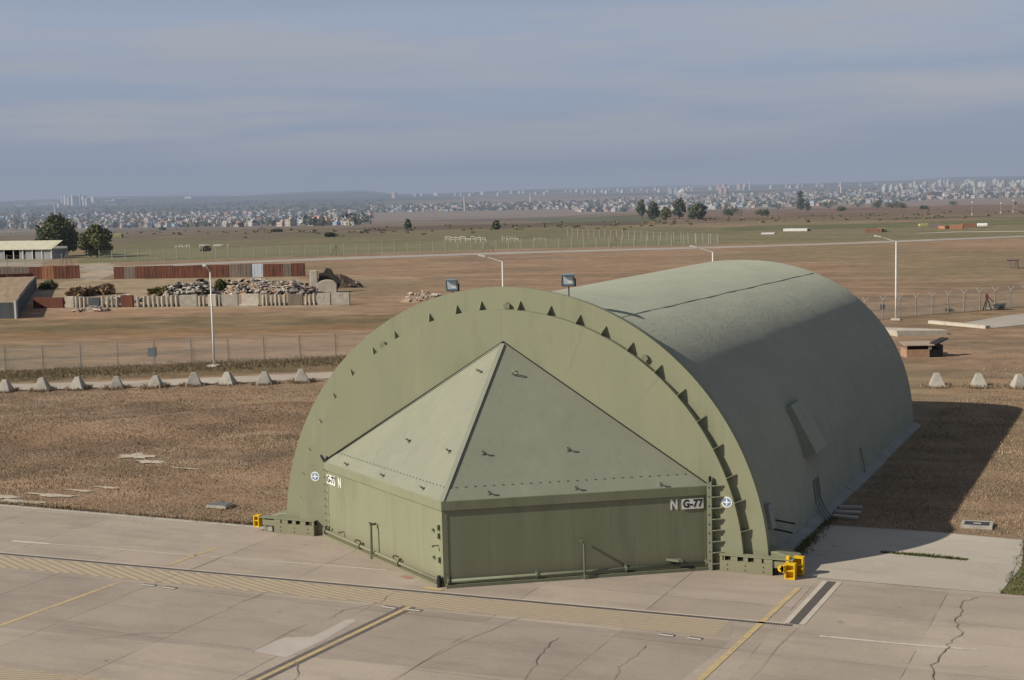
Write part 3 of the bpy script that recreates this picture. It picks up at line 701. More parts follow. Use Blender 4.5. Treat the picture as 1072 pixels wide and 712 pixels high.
# small fittings
def fit(root, pt, x, n, u, z, kind):
    m = MB()
    if kind == 'stud': m.tube([pt(u, z, -.02), pt(u, z, .05)], .045, 8)
    elif kind == 'bracket': m.box(pt(u, z, .02), (.05, .08, .16), ax=(x, n, up))
    elif kind == 'pin': m.tube([pt(u, z, -.02), pt(u, z, .16)], .02, 6); m.tube([pt(u, z, .16), pt(u, z, .20)], .04, 6)
    elif kind == 'disc': m.tube([pt(u, z, -.022), pt(u, z, -.006)], .17, 20)
    elif kind == 'wedge': m.prism([pt(u-.35, z, -.02), pt(u+.10, z-.03, -.02), pt(u+.10, z-.03, .26), pt(u-.05, z, .26)], up*.07)
    elif kind == 'ring': m.tube([pt(u+.15*math.cos(a), z+.15*math.sin(a), -.015) for a in np.linspace(0, 2*PI, 17)], .014, 5, caps=False)
    elif kind == 'hook': m.tube([pt(u, z, .05), pt(u, z+.08, .22), pt(u-.08, z+.06, .22), pt(u-.12, z-.05, .16)], .022, 6)
    return m.build('fitting', MT['olive_shaded'] if kind == 'ring' else MT['steel_green'], root)
for u, z, k in ((LL-.55, 1.62, 'stud'), (LL-.55, .80, 'stud'), (LL-.20, 1.75, 'bracket'), (LL-.20, 1.50, 'bracket'), (LL-.20, .78, 'bracket'), (LL-.30, 1.20, 'pin'), (LL-.12, .22, 'stud'), (.35, .36, 'hook'), (LL*.33, .34, 'hook'), (LL*.66, .36, 'hook'), (LL*.16, .38, 'pin')):
    fit(rl, ptl, xl, nl, u, z, k)
for u, z, k in ((LR-1.0, .33, 'wedge'),): fit(rr_, ptr, xr, nr_, u, z, k)
m = MB(); m.tube([B_+nl*.10-xl*.1+up*.02, B_+nl*.10-xl*.1+up*.34], [.09, .06], 10); m.build('corner_stop', MT['black'], sh)
m = MB(); m.ribbon([(-.5, -5.02), (.15, -5.12)], .22, .020); struct(m.build('yellow_paint_mark', MT['line_y']))
m = MB(); m.ribbon([(-1.75, -4.05), (-1.35, -4.25)], .22, .016); struct(m.build('red_paint_mark', worn('red_paint', (.42, .17, .12), (.29, .22, .18), .40, .8)))
# canopy: two sloping panels with a folded lower band
def canopy(P0, P1, left):
    x = (P1-P0).normalized(); no = x.cross(up)
    a, b = P0+up*HW, P1+up*HW
    n = (b-a).cross(PK-a).normalized()
    if n.dot(no) < 0: n = -n
    m = MB(); m.prism([a, b, PK], -n*.10)
    root = m.build('canopy_panel', MT['panel'], sh); root['label'] = 'sunlit left canopy slope' if left else 'shaded right canopy slope'
    sl = (PK-(a+b)/2); sl = (sl-x*sl.dot(x)).normalized()      # up the slope
    # folded band at the foot, proud of the panel
    inx0, inx1 = .42, .42
    def on(u, s_, o=0): return a+x*u+sl*s_+n*o
    L = (b-a).length; hgt = (PK-a).dot(sl); pk_u = (PK-a).dot(x)
    def lim(s_): return pk_u*s_/hgt, L-(L-pk_u)*s_/hgt
    l0, r0 = lim(.40)
    m = MB(); m.prism([on(.02, 0, .003), on(L-.02, 0, .003), on(r0-.02, .40, .003), on(l0+.02, .40, .003)], n*.016)
    m.build('lower_band', MT['panel'], root)
    l1, r1 = lim(.50); nb = 34 if left else 26
    for k in range(nb):
        m = MB(); u = l1+.25+(r1-l1-.4)*k/(nb-1)
        c = on(u, .455, 0); m.box(c+n*.014, (.04, .028, .024), ax=(x, sl, n)); m.build('bolt', MT['steel_green'], root)
    # edge batten along the arch side
    end = a if left else b
    dr_ = (PK-end).normalized(); pe = dr_.cross(n); 
    m = MB(); m.bar(end+dr_*.1+n*.02, PK-dr_*.1+n*.008, .05, .02, up=n); m.build('edge_batten', MT['panel'], root)
    pts = ([(428, 461.8), (470, 472.6), (363.4, 486.8), (401, 498.5), (443, 511.8)] if left else [(504.8, 474), (593.8, 470.3), (511.2, 516.2), (602, 511), (690.6, 507.3)])
    for p_ in pts:
        c = onplane(*p_, a+n*.02, n)
        m = MB(); m.tube([c-n*.005, c+n*.02], .07, 10); m.tube([c, c+n*.13], .022, 6)
        m.tube([c+n*.13-x*.05, c+n*.13+x*.05], .03, 6); m.build('lug', MT['panel'], root)
    c = onplane(*((503, 389.8) if left else (538.4, 392)), a, n); ring = [c+n*.10+(x*math.cos(t)+n*math.sin(t))*.09 for t in np.linspace(0, 2*PI, 17)]
    m = MB(); m.tube(ring, .022, 6, caps=False); m.tube([c-n*.01, c+n*.02], .06, 8); m.build('lifting_ring', MT['panel'], root)
    return root
canopy(A_, B_, True); canopy(B_, C_, False)
Bt = B_+up*HW; dd = (PK-Bt).normalized(); fn = Vector((0, -1, .55)).normalized()
m = MB(); m.bar(Bt+fn*.01+dd*.02, PK+fn*.01-dd*.02, .15, .018, up=fn); m.build('ridge_strip', MT['panel'], sh)
# shade in the gap between canopy and arch, painted as near-black strips
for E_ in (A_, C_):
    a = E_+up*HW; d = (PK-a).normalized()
    m = MB(); m.bar(Vector((a.x, -.28, a.z+.05)), Vector((PK.x, -.28, PK.z+.05)), .03, .03); m.build('shade_strip', MT['hole'], sh)
# hinge columns beside the doors
for k in range(9):
    m = MB(); m.tube([ptl(.07, .3+k*.25, .06), ptl(.07, .3+k*.25, .08)], .026, 6); m.build('bolt', MT['coverdark'], rl)
m = MB(); c = A_+up*(HW+.02)
m.bar(c+Vector((.02, -.06, 0)), c+Vector((-.12, -.06, .22)), .05, .05); m.bar(c+Vector((.02, -.06, 0)), c+Vector((.14, -.06, .18)), .05, .05); m.build('hinge_bracket', MT['coverdark'], sh)
for sgn in (1,):
    X = sgn*6.86; m = MB()
    m.box((X, -.33, 1.36), (.05, .26, 2.72)); m.box((X-sgn*.07, -.42, 1.34), (.12, .05, 2.66))
    hc = m.build('hinge_column', MT['steel_green'], sh)
    for k in range(9):
        m = MB(); m.tube([(X-sgn*.06, -.44, .3+k*.28), (X-sgn*.06, -.46, .3+k*.28)], .026, 6); m.build('bolt', MT['coverdark'], hc)
    for k in range(8):
        z = .20+k*.34; m = MB()
        m.prism([(X+sgn*.026, -.264, z), (X+sgn*.026, -.45, z), (X+sgn*.10, -.45, z), (X+sgn*.34, -.30, z), (X+sgn*.34, -.264, z)], (0, 0, .025)); m.build('bracket', MT['olive'], hc)
    m = MB(); m.tube([(X-sgn*.05, -.36, 2.60), (X-sgn*.05, -.36, 2.86)], .045, 8); m.build('hinge_pin', MT['hole'], hc)
# rail beams at the foot of the arch
for sgn in (-1, 1):
    x0, x1 = 7.12, 8.72; m = MB()
    def bx(xa, xb, ya, yb, za, zb, mi=0): m.box((sgn*(xa+xb)/2, (ya+yb)/2-.14, (za+zb)/2), (abs(xb-xa), yb-ya, zb-za), mi=mi)
    bx(x0, x1, -.33, -.03, .01, .36); bx(x0, x1, -.25, -.03, .362, .50, 1); bx(x0-.02, x1+.62, -.345, -.03, .503, .535)
    for (xa, xb) in ((7.24, 7.27), (7.45, 7.66), (7.84, 7.98), (8.16, 8.40), (8.46, 8.72)): bx(xa, xb, -.325, -.251, .364, .50)
    bx(x0, 7.2, -.325, -.251, .364, .50)
    bx(x1+.003, x1+.50, -.28, -.06, .24, .44); bx(x1+.003, x1+.10, -.26, -.08, .02, .238, 1); bx(x1+.3, x1+.5, -.20, -.08, .02, .238)
    for xa in (7.35, 7.9, 8.45):
        for za in (.10, .24): m.tube([(sgn*xa, -.475, za), (sgn*xa, -.485, za)], .018, 6, 1)
    rb = m.build('rail_beam', [MT['olive'], MT['hole']], sh)
    m = MB()      # sloping cover behind the beam, at the foot of the vault
    m.prism([(sgn*8.30, .05, 0), (sgn*9.32, .05, 0), (sgn*9.32, .05, .44), (sgn*8.75, .05, .60), (sgn*8.30, .05, .62)], (0, .72, 0)); bevel(m.build('foot_cover', MT['olive'], sh), .03)
    # yellow end stops
    def stop(cx, cyy, wz, hz, dz, lab):
        m = MB(); X = sgn*cx; t = .035
        m.box((X-wz/2+t/2, cyy, hz/2+dz), (t, .24, hz)); m.box((X+wz/2-t/2, cyy, hz/2+dz), (t, .24, hz))
        m.box((X, cyy+.10, hz/2+dz), (wz-2*t-.004, t, hz)); 
        for z in (.02, hz*.55, hz-.02): m.box((X, cyy-.015, z+dz), (wz-2*t-.004, .19, .03))
        o = m.build('end_stop', MT['yellow'], rb); o['label'] = lab; return o
    if sgn > 0:
        stop(9.30, -.62, .30, .46, .01, 'yellow end stop in front of the right beam'); stop(9.42, -.10, .30, .52, .04, 'yellow end stop at the tip of the right beam')
        m = MB(); m.box((9.17, -.34, .38), (.10, .26, .40)); m.tube([(9.17, -.34, .52), (9.17, -.34, .62)], .05, 10)
        m.tube([(9.06, -.80, .33), (9.06, -.68, .33)], .10, 14); m.box((9.10, -.74, .33), (.08, .12, .2)); m.tube([(9.05, -.805, .33), (9.05, -.80, .33)], .03, 8, 1)
        o = m.build('end_stop_pin', [MT['yellow'], MT['hole']], rb)
    else:
        stop(9.46, -.34, .22, .40, .16, 'yellow end stop at the tip of the left beam')
        m = MB(); m.box((-8.95, -.30, .12), (.16, .12, .18)); m.build('bracket', MT['galv'], rb)
# signs: G-77 plates and N letters
def frame_mat(c, x, n):
    y = n.cross(x); M_4 = Matrix((x, y, n)).transposed().to_4x4(); M_4.translation = c; return M_4
def plate(pt, x, n, u0, u1, z0, z1, lab):
    m = MB(); c = pt((u0+u1)/2, (z0+z1)/2, .002); m.box(c, (u1-u0, .016, z1-z0), ax=(x, n, up))
    o = m.build('sign_plate', MT['white'], sh); o['label'] = lab
    textmesh('lettering', 'G-77', (z1-z0)*1.05, MT['black'], frame_mat(c+n*.012, x, n), o, .012, .002, .88)
def uz(x_, y_, P0, x, n):
    c = onplane(x_, y_, P0, n); return (c-P0).dot(x), c.z
a = uz(713.8, 521.8, B_, xr, nr_); b = uz(736.4, 532.6, B_, xr, nr_)
zc_ = (uz(725, 522, B_, xr, nr_)[1]+uz(725, 532.6, B_, xr, nr_)[1])/2
plate(ptr, xr, nr_, a[0], b[0], zc_-.155, zc_+.155, 'white sign plate with black characters on the shaded right door wall')
c0 = uz(706.7, 528, B_, xr, nr_); textmesh('letter', 'N', .44, MT['white'], frame_mat(ptr(c0[0]-.03, zc_-.01, -.012), xr, nr_), sh, .014, .004, .70)['label'] = 'white letter N on the right door wall'
a = uz(342.3, 498, A_, xl, nl); b = uz(351.2, 507, A_, xl, nl)
zl_ = uz(346.7, 502.6, A_, xl, nl)[1]
plate(ptl, xl, nl, a[0], max(b[0], a[0]+.66), zl_-.155, zl_+.155, 'white sign plate with black characters on the sunlit left door wall')
c0 = uz(354.6, 505.5, A_, xl, nl); textmesh('letter', 'N', .44, MT['white'], frame_mat(ptl(max(c0[0], a[0]+.96), zl_-.02, -.012), xl, nl), sh, .014, .004, .70)['label'] = 'white letter N on the left door wall'
for p_, lab in (((760.9, 525.7), 'round white and blue emblem right of the doors'), ((330, 498.8), 'round white and blue emblem left of the doors')):
    c = onY(*p_, -.265); m = MB()
    m.tube([c+Vector((0, .006, 0)), c+Vector((0, -.008, 0))], .165, 32)
    m.tube([c+Vector((0, -.006, 0)), c+Vector((0, -.012, 0))], .128, 32, 1)
    pts = []
    for k in range(8):
        r = .155 if k % 2 == 0 else .036; t = PI/4*k; pts.append(c+Vector((math.sin(t)*r, -.0135, math.cos(t)*r)))
    m.prism(pts, (0, -.003, 0), 0)
    o = m.build('emblem', [MT['white'], MT['blue']], sh); o['label'] = lab
# fittings on the vault's side
def cylpt(a, Y, o=0): t = math.radians(a); RS = vr(t); return Vector(((RS+o)*math.sin(t), Y, (RS+o)*math.cos(t)))
def tilted(m, a, Y, wt, wy, h, mi=0):
    t = math.radians(a); er = Vector((math.sin(t), 0, math.cos(t))); et = Vector((math.cos(t), 0, -math.sin(t)))
    m.box(cylpt(a, Y, h/2-.03), (wt, wy, h), ax=(et, Vector((0, 1, 0)), er), mi=mi)
t0, t1 = math.radians(62), math.radians(74)
m = MB(); e0 = Vector((math.sin(t0), 0, math.cos(t0))); e1 = Vector((math.sin(t1), 0, math.cos(t1)))
m.prism([e0*(vr(t0)-.1)+up*0+Vector((0, 6.6, 0)), e0*(vr(t0)+.22)+Vector((0, 6.6, 0)), e1*(vr(t1)+.46)+Vector((0, 6.6, 0)), e1*(vr(t1)-.1)+Vector((0, 6.6, 0))], (0, 1.7, 0)); m.build('vent_box', MT['vault'], sh)
m = MB(); tilted(m, 80, .95, .75, .45, .22); m.build('junction_box', MT['shedwall'], sh)
for dy in (0, .32, .64):
    m = MB(); m.tube([cylpt(80.5, 7.2+dy, .05), cylpt(85.5, 7.2+dy, .06), Vector((8.48, 7.2+dy, .28)), Vector((8.75, 7.2+dy-.15, .02))], .035, 6); m.build('conduit', MT['shedwall'], sh)
m = MB(); m.tube([cylpt(81, 1.2, .1), Vector((8.65, 2.6, .9))], .03, 6); m.tube([cylpt(83, 1.2, .1), Vector((8.62, 2.4, .65))], .03, 6); m.build('cable', MT['hole'], sh)
m = MB(); m.tube([cylpt(82, 15.2, .04), Vector((8.40, 15.2, .5)), Vector((8.42, 15.2, .15))], .03, 6); m.build('conduit', MT['shedwall'], sh)

# ------------------------------------------------------------------ floodlights on the shelter roof
def floodlight(px_, lab):
    base = onY(px_, 305, 1.5); base.z = vz(base.x)
    t = empty('floodlight', base, lab, 'floodlight', 'floodlights on the shelter roof')
    H = .64
    m = MB(); m.tube([(0, 0, -.06), (0, 0, H)], .022, 8); m.box((0, 0, .01), (.16, .16, .03)); m.build('post', MT['coverdark'], t)
    m = MB(); m.box((0, 0, H+.012), (.40, .22, .022)); m.bar((-.225, 0, H), (-.225, 0, H+.26), .02, .05); m.bar((.225, 0, H), (.225, 0, H+.26), .02, .05); m.build('bracket', MT['coverdark'], t)
    tilt = Matrix.Rotation(math.radians(14), 4, 'Z') @ Matrix.Rotation(math.radians(12), 4, 'X'); c = Vector((0, 0, H+.25))
    ax = tuple((tilt @ Vector(v)) for v in ((1, 0, 0), (0, 1, 0), (0, 0, 1)))
    m = MB()
    def at(x, y, z): return c+ax[0]*x+ax[1]*y+ax[2]*z
    f = [at(-.205, -.13, -.19), at(.205, -.13, -.19), at(.205, -.13, .19), at(-.205, -.13, .19)]; b = [at(-.13, .17, -.12), at(.13, .17, -.12), at(.13, .17, .12), at(-.13, .17, .12)]
    m.add(f+b, [(0, 3, 2, 1)[::-1], (4, 5, 6, 7), (0, 1, 5, 4), (1, 2, 6, 5), (2, 3, 7, 6), (3, 0, 4, 7)])
    for z in (-.06, 0, .06): m.box(at(0, .06, z), (.36, .12, .012), ax=ax)
    m.build('housing', MT['floodhousing'], t)
    m = MB(); m.box(at(0, -.138, 0), (.33, .012, .29), ax=ax); lo = m.build('lens', MT['lens'], t)
    m = MB(); m.box(at(.07, -.147, -.02), (.14, .006, .20), ax=ax); m.build('painted_glint', MT['white'], lo)  # white patch: a painted highlight on the lens glass
    m = MB(); m.box(at(0, -.20, .19), (.41, .10, .012), ax=ax); m.box(at(0, -.147, -.175), (.41, .024, .02), ax=ax); m.box(at(-.195, -.147, 0), (.02, .024, .33), ax=ax); m.box(at(.195, -.147, 0), (.02, .024, .33), ax=ax); m.build('bezel', MT['floodhousing'], t)
    return t
floodlight(474, 'blue grey floodlight on the roof left of the arch crown'); floodlight(595.5, 'blue grey floodlight on the roof right of the arch crown')

# ------------------------------------------------------------------ street lamps
pL, pR = G(224.5, 384), G(938, 335)
def on_line(px_):
    d = ray(px_, 300); a = Vector((d.x, d.y)); b = Vector((pR.x-pL.x, pR.y-pL.y)); c = Vector((pL.x-CX, pL.y-CY))
    det = a.x*(-b.y)+b.x*a.y; t = (c.x*(-b.y)+b.x*c.y)/det
    return Vector((CX+a.x*t, CY+a.y*t, 0))
def lamp(p, arm, lab, h=6.55):
    t = empty('street_lamp', p, lab, 'street lamp', 'street lamps along the fence')
    m = MB(); m.box((0, 0, .06), (.75, .75, .14)); m.build('base', MT['concrete_pale'], t)
    m = MB(); m.tube([(0, 0, .1), (0, 0, 2.2), (0, 0, h)], [.085, .075, .05], 10); m.build('pole', MT['lampwhite'], t, smooth=True)
    a = Vector(arm)
    m = MB(); e = Vector((0, 0, h))+a*1.25+up*.38; m.tube([(0, 0, h-.03), e], [.042, .032], 8); m.build('arm', MT['lampwhite'], t)
    m = MB(); d = (a+up*.25).normalized(); y = up.cross(d).normalized(); z = d.cross(y)
    m.box(e+d*.26, (.56, .22, .13), ax=(d, y, z)); m.box(e+d*.28-z*.075, (.42, .17, .03), ax=(d, y, z), mi=1); bevel(m.build('luminaire', [MT['lampwhite'], MT['lens']], t), .02)
    return t
armdir = Vector((-.93, -.37, 0)).normalized()
lamp(pL, Vector((.40, -.91, 0)), 'tall white street lamp standing behind the left row of concrete blocks')
lamp(pR, armdir, 'white street lamp by the fence right of the shelter')
lamp(on_line(526.5), armdir, 'white street lamp rising behind the crown of the front arch', 6.35)
lamp(on_line(746.5), armdir, 'white street lamp rising behind the far end of the shelter roof', 6.35)

# ------------------------------------------------------------------ chain link fences
def wires(m, L, h, sp, w, mi=0):
    """diagonal mesh on a panel of length L along x"""
    for sgn in (-1, 1):
        x = -h
        while x < L:
            a0, a1 = (x, 0), (x+h, h)
            lo = max(0, -x); hi = min(h, L-x)
            if hi > lo:
                xa, za, xb, zb = x+lo, lo, x+hi, hi
                if sgn < 0: za, zb = h-za, h-zb
                m.add([(xa, -w/2, za), (xb, -w/2, zb), (xb, w/2, zb+w), (xa, w/2, za+w)], [(0, 1, 2, 3)], mi)
            x += sp
def fence(name, p0, p1, h, spacing, lab, post_m, arms=False, sp=.16, ww=.008, pw=.06, rail=True, skip=()):
    p0, p1 = Vector(p0), Vector(p1); d = p1-p0; L = math.hypot(d.x, d.y); rz = math.atan2(d.y, d.x)
    t = empty(name, p0, lab, 'fence', None, rz)
    slope = d.z/L
    m = MB(); wires(m, L, h, sp, ww)
    if rail:
        for z in (h, h*.5, .06): m.bar((0, 0, z), (L, 0, z), .015, .015)
    if arms:
        for k in (1, 2, 3):
            for s_ in (-1, 1): m.bar((0, s_*.11*k, h+.10*k), (L, s_*.11*k, h+.10*k), .008, .008)
    o = m.build('mesh_panel', MT['galv'], t)
    proto = None; n = int(L/spacing)
    for k in range(n+1):
        if k in skip: continue
        if proto is None:
            m = MB(); m.box((0, 0, h/2+.03), (pw, pw, h+.12))
            if arms:
                for s_ in (-1, 1): m.bar((0, 0, h+.05), (0, s_*.36, h+.40), .04, .04)
            else: m.box((0, .02, h+.10), (pw*.8, pw*.8, .1))
            proto = m.build('post', post_m, t); c = proto
        else: c = proto.copy(); COL.objects.link(c); c.parent = t
        c.location = (k*spacing, random.uniform(-.02, .02), 0); c.rotation_euler = (random.uniform(-.02, .02), random.uniform(-.02, .02), 0)
    return t
fence('chain_link_fence', G(-115, 394), G(395, 372.5), 1.62, 2.52, 'grey chain link fence behind the concrete blocks left of the shelter', MT['galv'])
fence('chain_link_fence', G(888, 337), G(1100, 318.5), 1.55, 1.92, 'chain link fence with forked post tops right of the shelter', MT['galv'], arms=True)
fence('chain_link_fence', G(104, 274), G(752, 256.2), 2.05, 2.45, 'long pale post fence between the green field and the perimeter road', MT['post_pale'], sp=.5, ww=.012, pw=.13, rail=True)
fence('chain_link_fence', G(752, 255.5), G(590, 247.5), 1.9, 3.1, 'second pale post fence running back across the green field', MT['post_pale'], sp=.6, ww=.012, pw=.13)
fence('chain_link_fence', G(-30, 280), G(66, 277.5), 2.0, 3.3, 'short wire fence in front of the low ochre roofed shed', MT['galv'], sp=.5, ww=.012, pw=.10)
# braces beside the long fence
for px_, py_ in ((70, 277), (352, 268), (511, 264.5), (645, 259.5)):
    p = G(px_, py_); m = MB(); m.bar((-1.2, 0, 0), (0, 0, 2.0), .1, .1); m.bar((1.2, 0, 0), (0, 0, 2.0), .1, .1); m.bar((0, 0, 0), (0, 0, 2.2), .12, .12)
    o = m.build('fence_brace', MT['rust_grey']); o.location = p; o.rotation_euler = (0, 0, .2)
    tag(o, {70: 'dark timber fence brace near the shed', 352: 'dark fence brace right of the wrecked arch', 511: 'dark fence brace above the middle street lamp', 645: 'dark fence brace beneath the row of trees'}[px_], 'brace', 'braces along the perimeter fence')
for px_, py_, wd, lab in ((160, 373, .62, 'blue grey notice panel hung on the left fence'), (924, 322, .40, 'small dark notice panel hung on the right fence')):
    p = G(px_, py_+9) if px_ < 500 else G(px_, py_+10.5)
    d = p-CAM; p = p - Vector((d.x, d.y, 0)).normalized()*.12
    t = empty('fence_sign', p+up*.62, lab, 'sign', None, .5)
    m = MB(); m.box((0, 0, .3), (wd, .02, wd)); m.build('panel', MT['steel_blue'] if px_ > 500 else M_('notice_blue', (.30, .34, .38), (.25, .285, .32), 3), t)
    m = MB(); m.bar((-wd/2, .03, .3), (wd/2, .03, .3), .03, .03); m.bar((0, .03, -.6), (0, .03, .55), .03, .03); m.build('bracket', MT['galv'], t)

# ------------------------------------------------------------------ service road, concrete kerbs, anti-vehicle blocks
m = MB(); pts = [G(-160, 412.5), G(0, 406), G(120, 403), G(240, 398), G(345, 393), G(380, 391)]
m.ribbon(pts, [3.3]*6, .02); struct(m.build('service_road', MT['roadc']))
m = MB(); pts = [G(x_, y_) for x_, y_ in ((-60, 287), (60, 283.5), (130, 280), (230, 275.5), (380, 270), (500, 266), (640, 262), (752, 259.2), (900, 254.5), (1072, 247.5), (1180, 244))]
m.ribbon(pts, [6.5, 7, 7, 8.5, 9.5, 9, 8, 7.5, 7, 6, 6], .03); struct(m.build('perimeter_road', MT['tarmac']))
m = MB(); pts = [G(x_, y_) for x_, y_ in ((960, 244.5), (1000, 243), (1040, 242.6), (1120, 241.5))]; m.ribbon(pts, [1.5, 4, 4.5, 4.5], .03); struct(m.build('side_track', MT['concrete_pale']))
m = MB(); m.sheet([G(*p_) for p_ in ((1000, 340), (1036, 344), (1130, 334), (1130, 322), (1050, 331))], .02); struct(m.build('paved_patch', MT['tarmac']))
m = MB(); a, b = G(974, 338.5), G(1034, 344); m.bar(a+up*.1, b+up*.1, .5, .28); tag(m.build('concrete_kerb', MT['concrete_pale']), 'long low pale concrete kerb in front of the paved patch at right', 'kerb')
a = G(940, 352.5); b = G(992, 350.5); m = MB(); d = (b-a).normalized(); nn = Vector((-d.y, d.x, 0))
m.add([a, b, b+up*.32, a+up*.45-d*.1, a+nn*3.4-d*.6, b+nn*1.2, b+nn*1.2+up*.32, a+nn*3.4+up*.45-d*.7], [(0, 1, 2, 3), (5, 4, 7, 6), (3, 2, 6, 7), (0, 3, 7, 4), (1, 5, 6, 2)])
tag(m.build('concrete_ramp', MT['concrete_pale']), 'pale concrete ramp block behind the brick pit right of the shelter', 'ramp')
TOP = []
def tooth_mesh():
    m = MB(); b, t, h = .50, .14, .82
    lv = [(b, 0), (b*.985, .05), (t+.03, h-.06), (t, h)]
    vs = []
    for r, z in lv:
        for sx_, sy_ in ((-1, -1), (1, -1), (1, 1), (-1, 1)): vs.append((sx_*r*(1 if True else 1)+random.uniform(-.012, .012), sy_*r+random.uniform(-.012, .012), z-.03))
    fs = [(12, 13, 14, 15)]
    for k in range(3):
        for i in range(4): fs.append((k*4+i, k*4+(i+1) % 4, (k+1)*4+(i+1) % 4, (k+1)*4+i))
    m.add(vs, fs); return m
left = [(6, 410), (45, 409), (82, 407.5), (122, 406.5), (163, 405.5), (203, 403.5), (239, 402.5), (277, 402), (316, 400)]
right = [(981, 405), (1025, 405.5), (1067, 406)]
proto = None
ordl = ['first from the left', 'second from the left', 'third from the left', 'fourth from the left', 'fifth from the left', 'sixth, just left of the lamp', 'seventh, just right of the lamp', 'eighth, second from the arch', 'ninth, nearest the arch']
ordr = ['nearest the shelter wall', 'in the middle of the three', 'at the right edge']
for i, p_ in enumerate(left+right):
    if proto is None: proto = bevel(tooth_mesh().build('concrete_block', MT['concrete']), .03); o = proto
    else: o = proto.copy(); COL.objects.link(o)
    o.location = G(*p_); o.rotation_euler = (random.uniform(-.05, .05), random.uniform(-.06, .06), .42+random.uniform(-.25, .25)); k = random.uniform(.92, 1.06); o.scale = (k, k, random.uniform(.93, 1.04))
    tag(o, ('pyramid concrete block in the left row, '+ordl[i]) if i < 9 else ('pyramid concrete block right of the shelter, '+ordr[i-9]), 'concrete block', 'pyramid shaped concrete vehicle blocks')

# ------------------------------------------------------------------ right side: brick pit, tripod, covers
p = G(962, 374.5); ang = math.atan2(RT.y, RT.x)
t = empty('brick_pit', p, 'low brown brick pit with slab lid and dark open end', 'pit', None, ang)
k = px2m(p, 1)
m = MB(); m.box((-.05, .75, .27), (1.5, 1.5, .54)); m.build('brick_wall', MT['brick'], t)
m = MB(); m.box((-.15, .06, .66), (1.2, .06, .24)); m.box((1.15, .62, .40), (.86, 1.2, .80)); m.build('opening', MT['hole'], t)
m = MB(); m.prism([(-.95, -.12, .80), (1.0, -.12, .78), (1.35, 2.3, .80), (-.7, 2.3, .82)], (0, 0, .045)); m.build('slab_lid', MT['slab_brown'], t)
m = MB(); m.bar((1.02, .3, .86), (1.9, .7, 1.18), .7, .07); m.build('raised_flap', MT['black'], t)
m = MB(); m.box((.72, .02, .66), (.22, .08, .24)); m.build('concrete_pier', MT['concrete_pale'], t)
p = G(1033, 325)
t = empty('tripod_stand', p, 'dark tripod stand with red top beside the right fence', 'tripod', None, .4)
m = MB(); apex = Vector((0, 0, 1.15))
for a in (0, 2.1, 4.2): 
    m = MB(); m.tube([apex, (math.cos(a)*.42, math.sin(a)*.42, 0)], .045, 6); m.build('leg', MT['coverdark'], t)
m = MB(); m.box((0, 0, 1.24), (.26, .20, .30)); m.tube([(0, 0, 1.38), (0, 0, 1.50)], .08, 8); m.build('head', M_('faded_red', (.24, .09, .07), (.16, .06, .05), 4), t)
m = MB(); m.tube([(.05, 0, 1.25), (.60, -.1, .70)], .04, 6); m.build('strut', MT['coverdark'], t)
p = G(1045, 324.5)
t = empty('hand_cart', p, 'small blue grey hand cart lying by the tripod at the right fence', 'cart', None, .3)
m = MB(); m.prism([(-.5, -.3, .18), (.5, -.3, .18), (.62, -.3, .60), (-.35, -.3, .48)], (0, .6, 0)); m.build('tray', MT['steel_blue'], t)
for s_ in (-.34, .34):
    m = MB(); m.tube([(.2, s_-.03, .22), (.2, s_+.03, .22)], .22, 16); m.build('wheel', MT['black'], t)
m = MB(); m.tube([(-.4, -.28, .3), (-1.0, -.2, .12)], .03, 6); m.tube([(-.4, .28, .3), (-1.0, .2, .12)], .03, 6); m.build('handle', MT['lampwhite'], t)
p = G(1023, 551)
t = empty('manhole', p, 'grey manhole with raised concrete rim in the grass at right', 'manhole', None, .05)
m = MB(); m.box((0, -.36, .05), (1.0, .10, .12)); m.box((0, .36, .05), (1.0, .10, .12)); m.box((-.45, 0, .05), (.10, .618, .12)); m.box((.45, 0, .05), (.10, .618, .12)); m.build('rim', MT['concrete'], t)
m = MB(); m.box((0, 0, .06), (.79, .61, .07)); m.box((0, .02, .10), (.24, .10, .012), mi=1); m.build('lid', [MT['coverdark'], MT['concrete_pale']], t)
p = G(231, 531)
t = empty('ground_hatch', p, 'flat grey steel hatch in the dry grass left of the shelter', 'hatch', None, .02)
m = MB(); m.box((0, 0, .07), (.86, .62, .10)); m.build('frame', MT['concrete'], t)
m = MB(); m.box((-.19, 0, .13), (.36, .54, .025)); m.box((.19, 0, .13), (.36, .54, .025)); m.build('lid', MT['hatchgrey'], t)
for i, (a_, b_) in enumerate((((872, 541), (898, 543.5)), ((874, 536.5), (901, 538)), ((878, 532), (903, 532.5)))):
    a, b = G(*a_), G(*b_); m = MB(); m.bar(a+up*.04, b+up*.05, .30, .07); tag(m.build('concrete_plank', MT['concrete']), 'concrete plank lying in the shelter shadow, ' + ('nearest the apron', 'middle of three', 'farthest from the apron')[i], 'plank', 'planks in the shadow beside the footing')
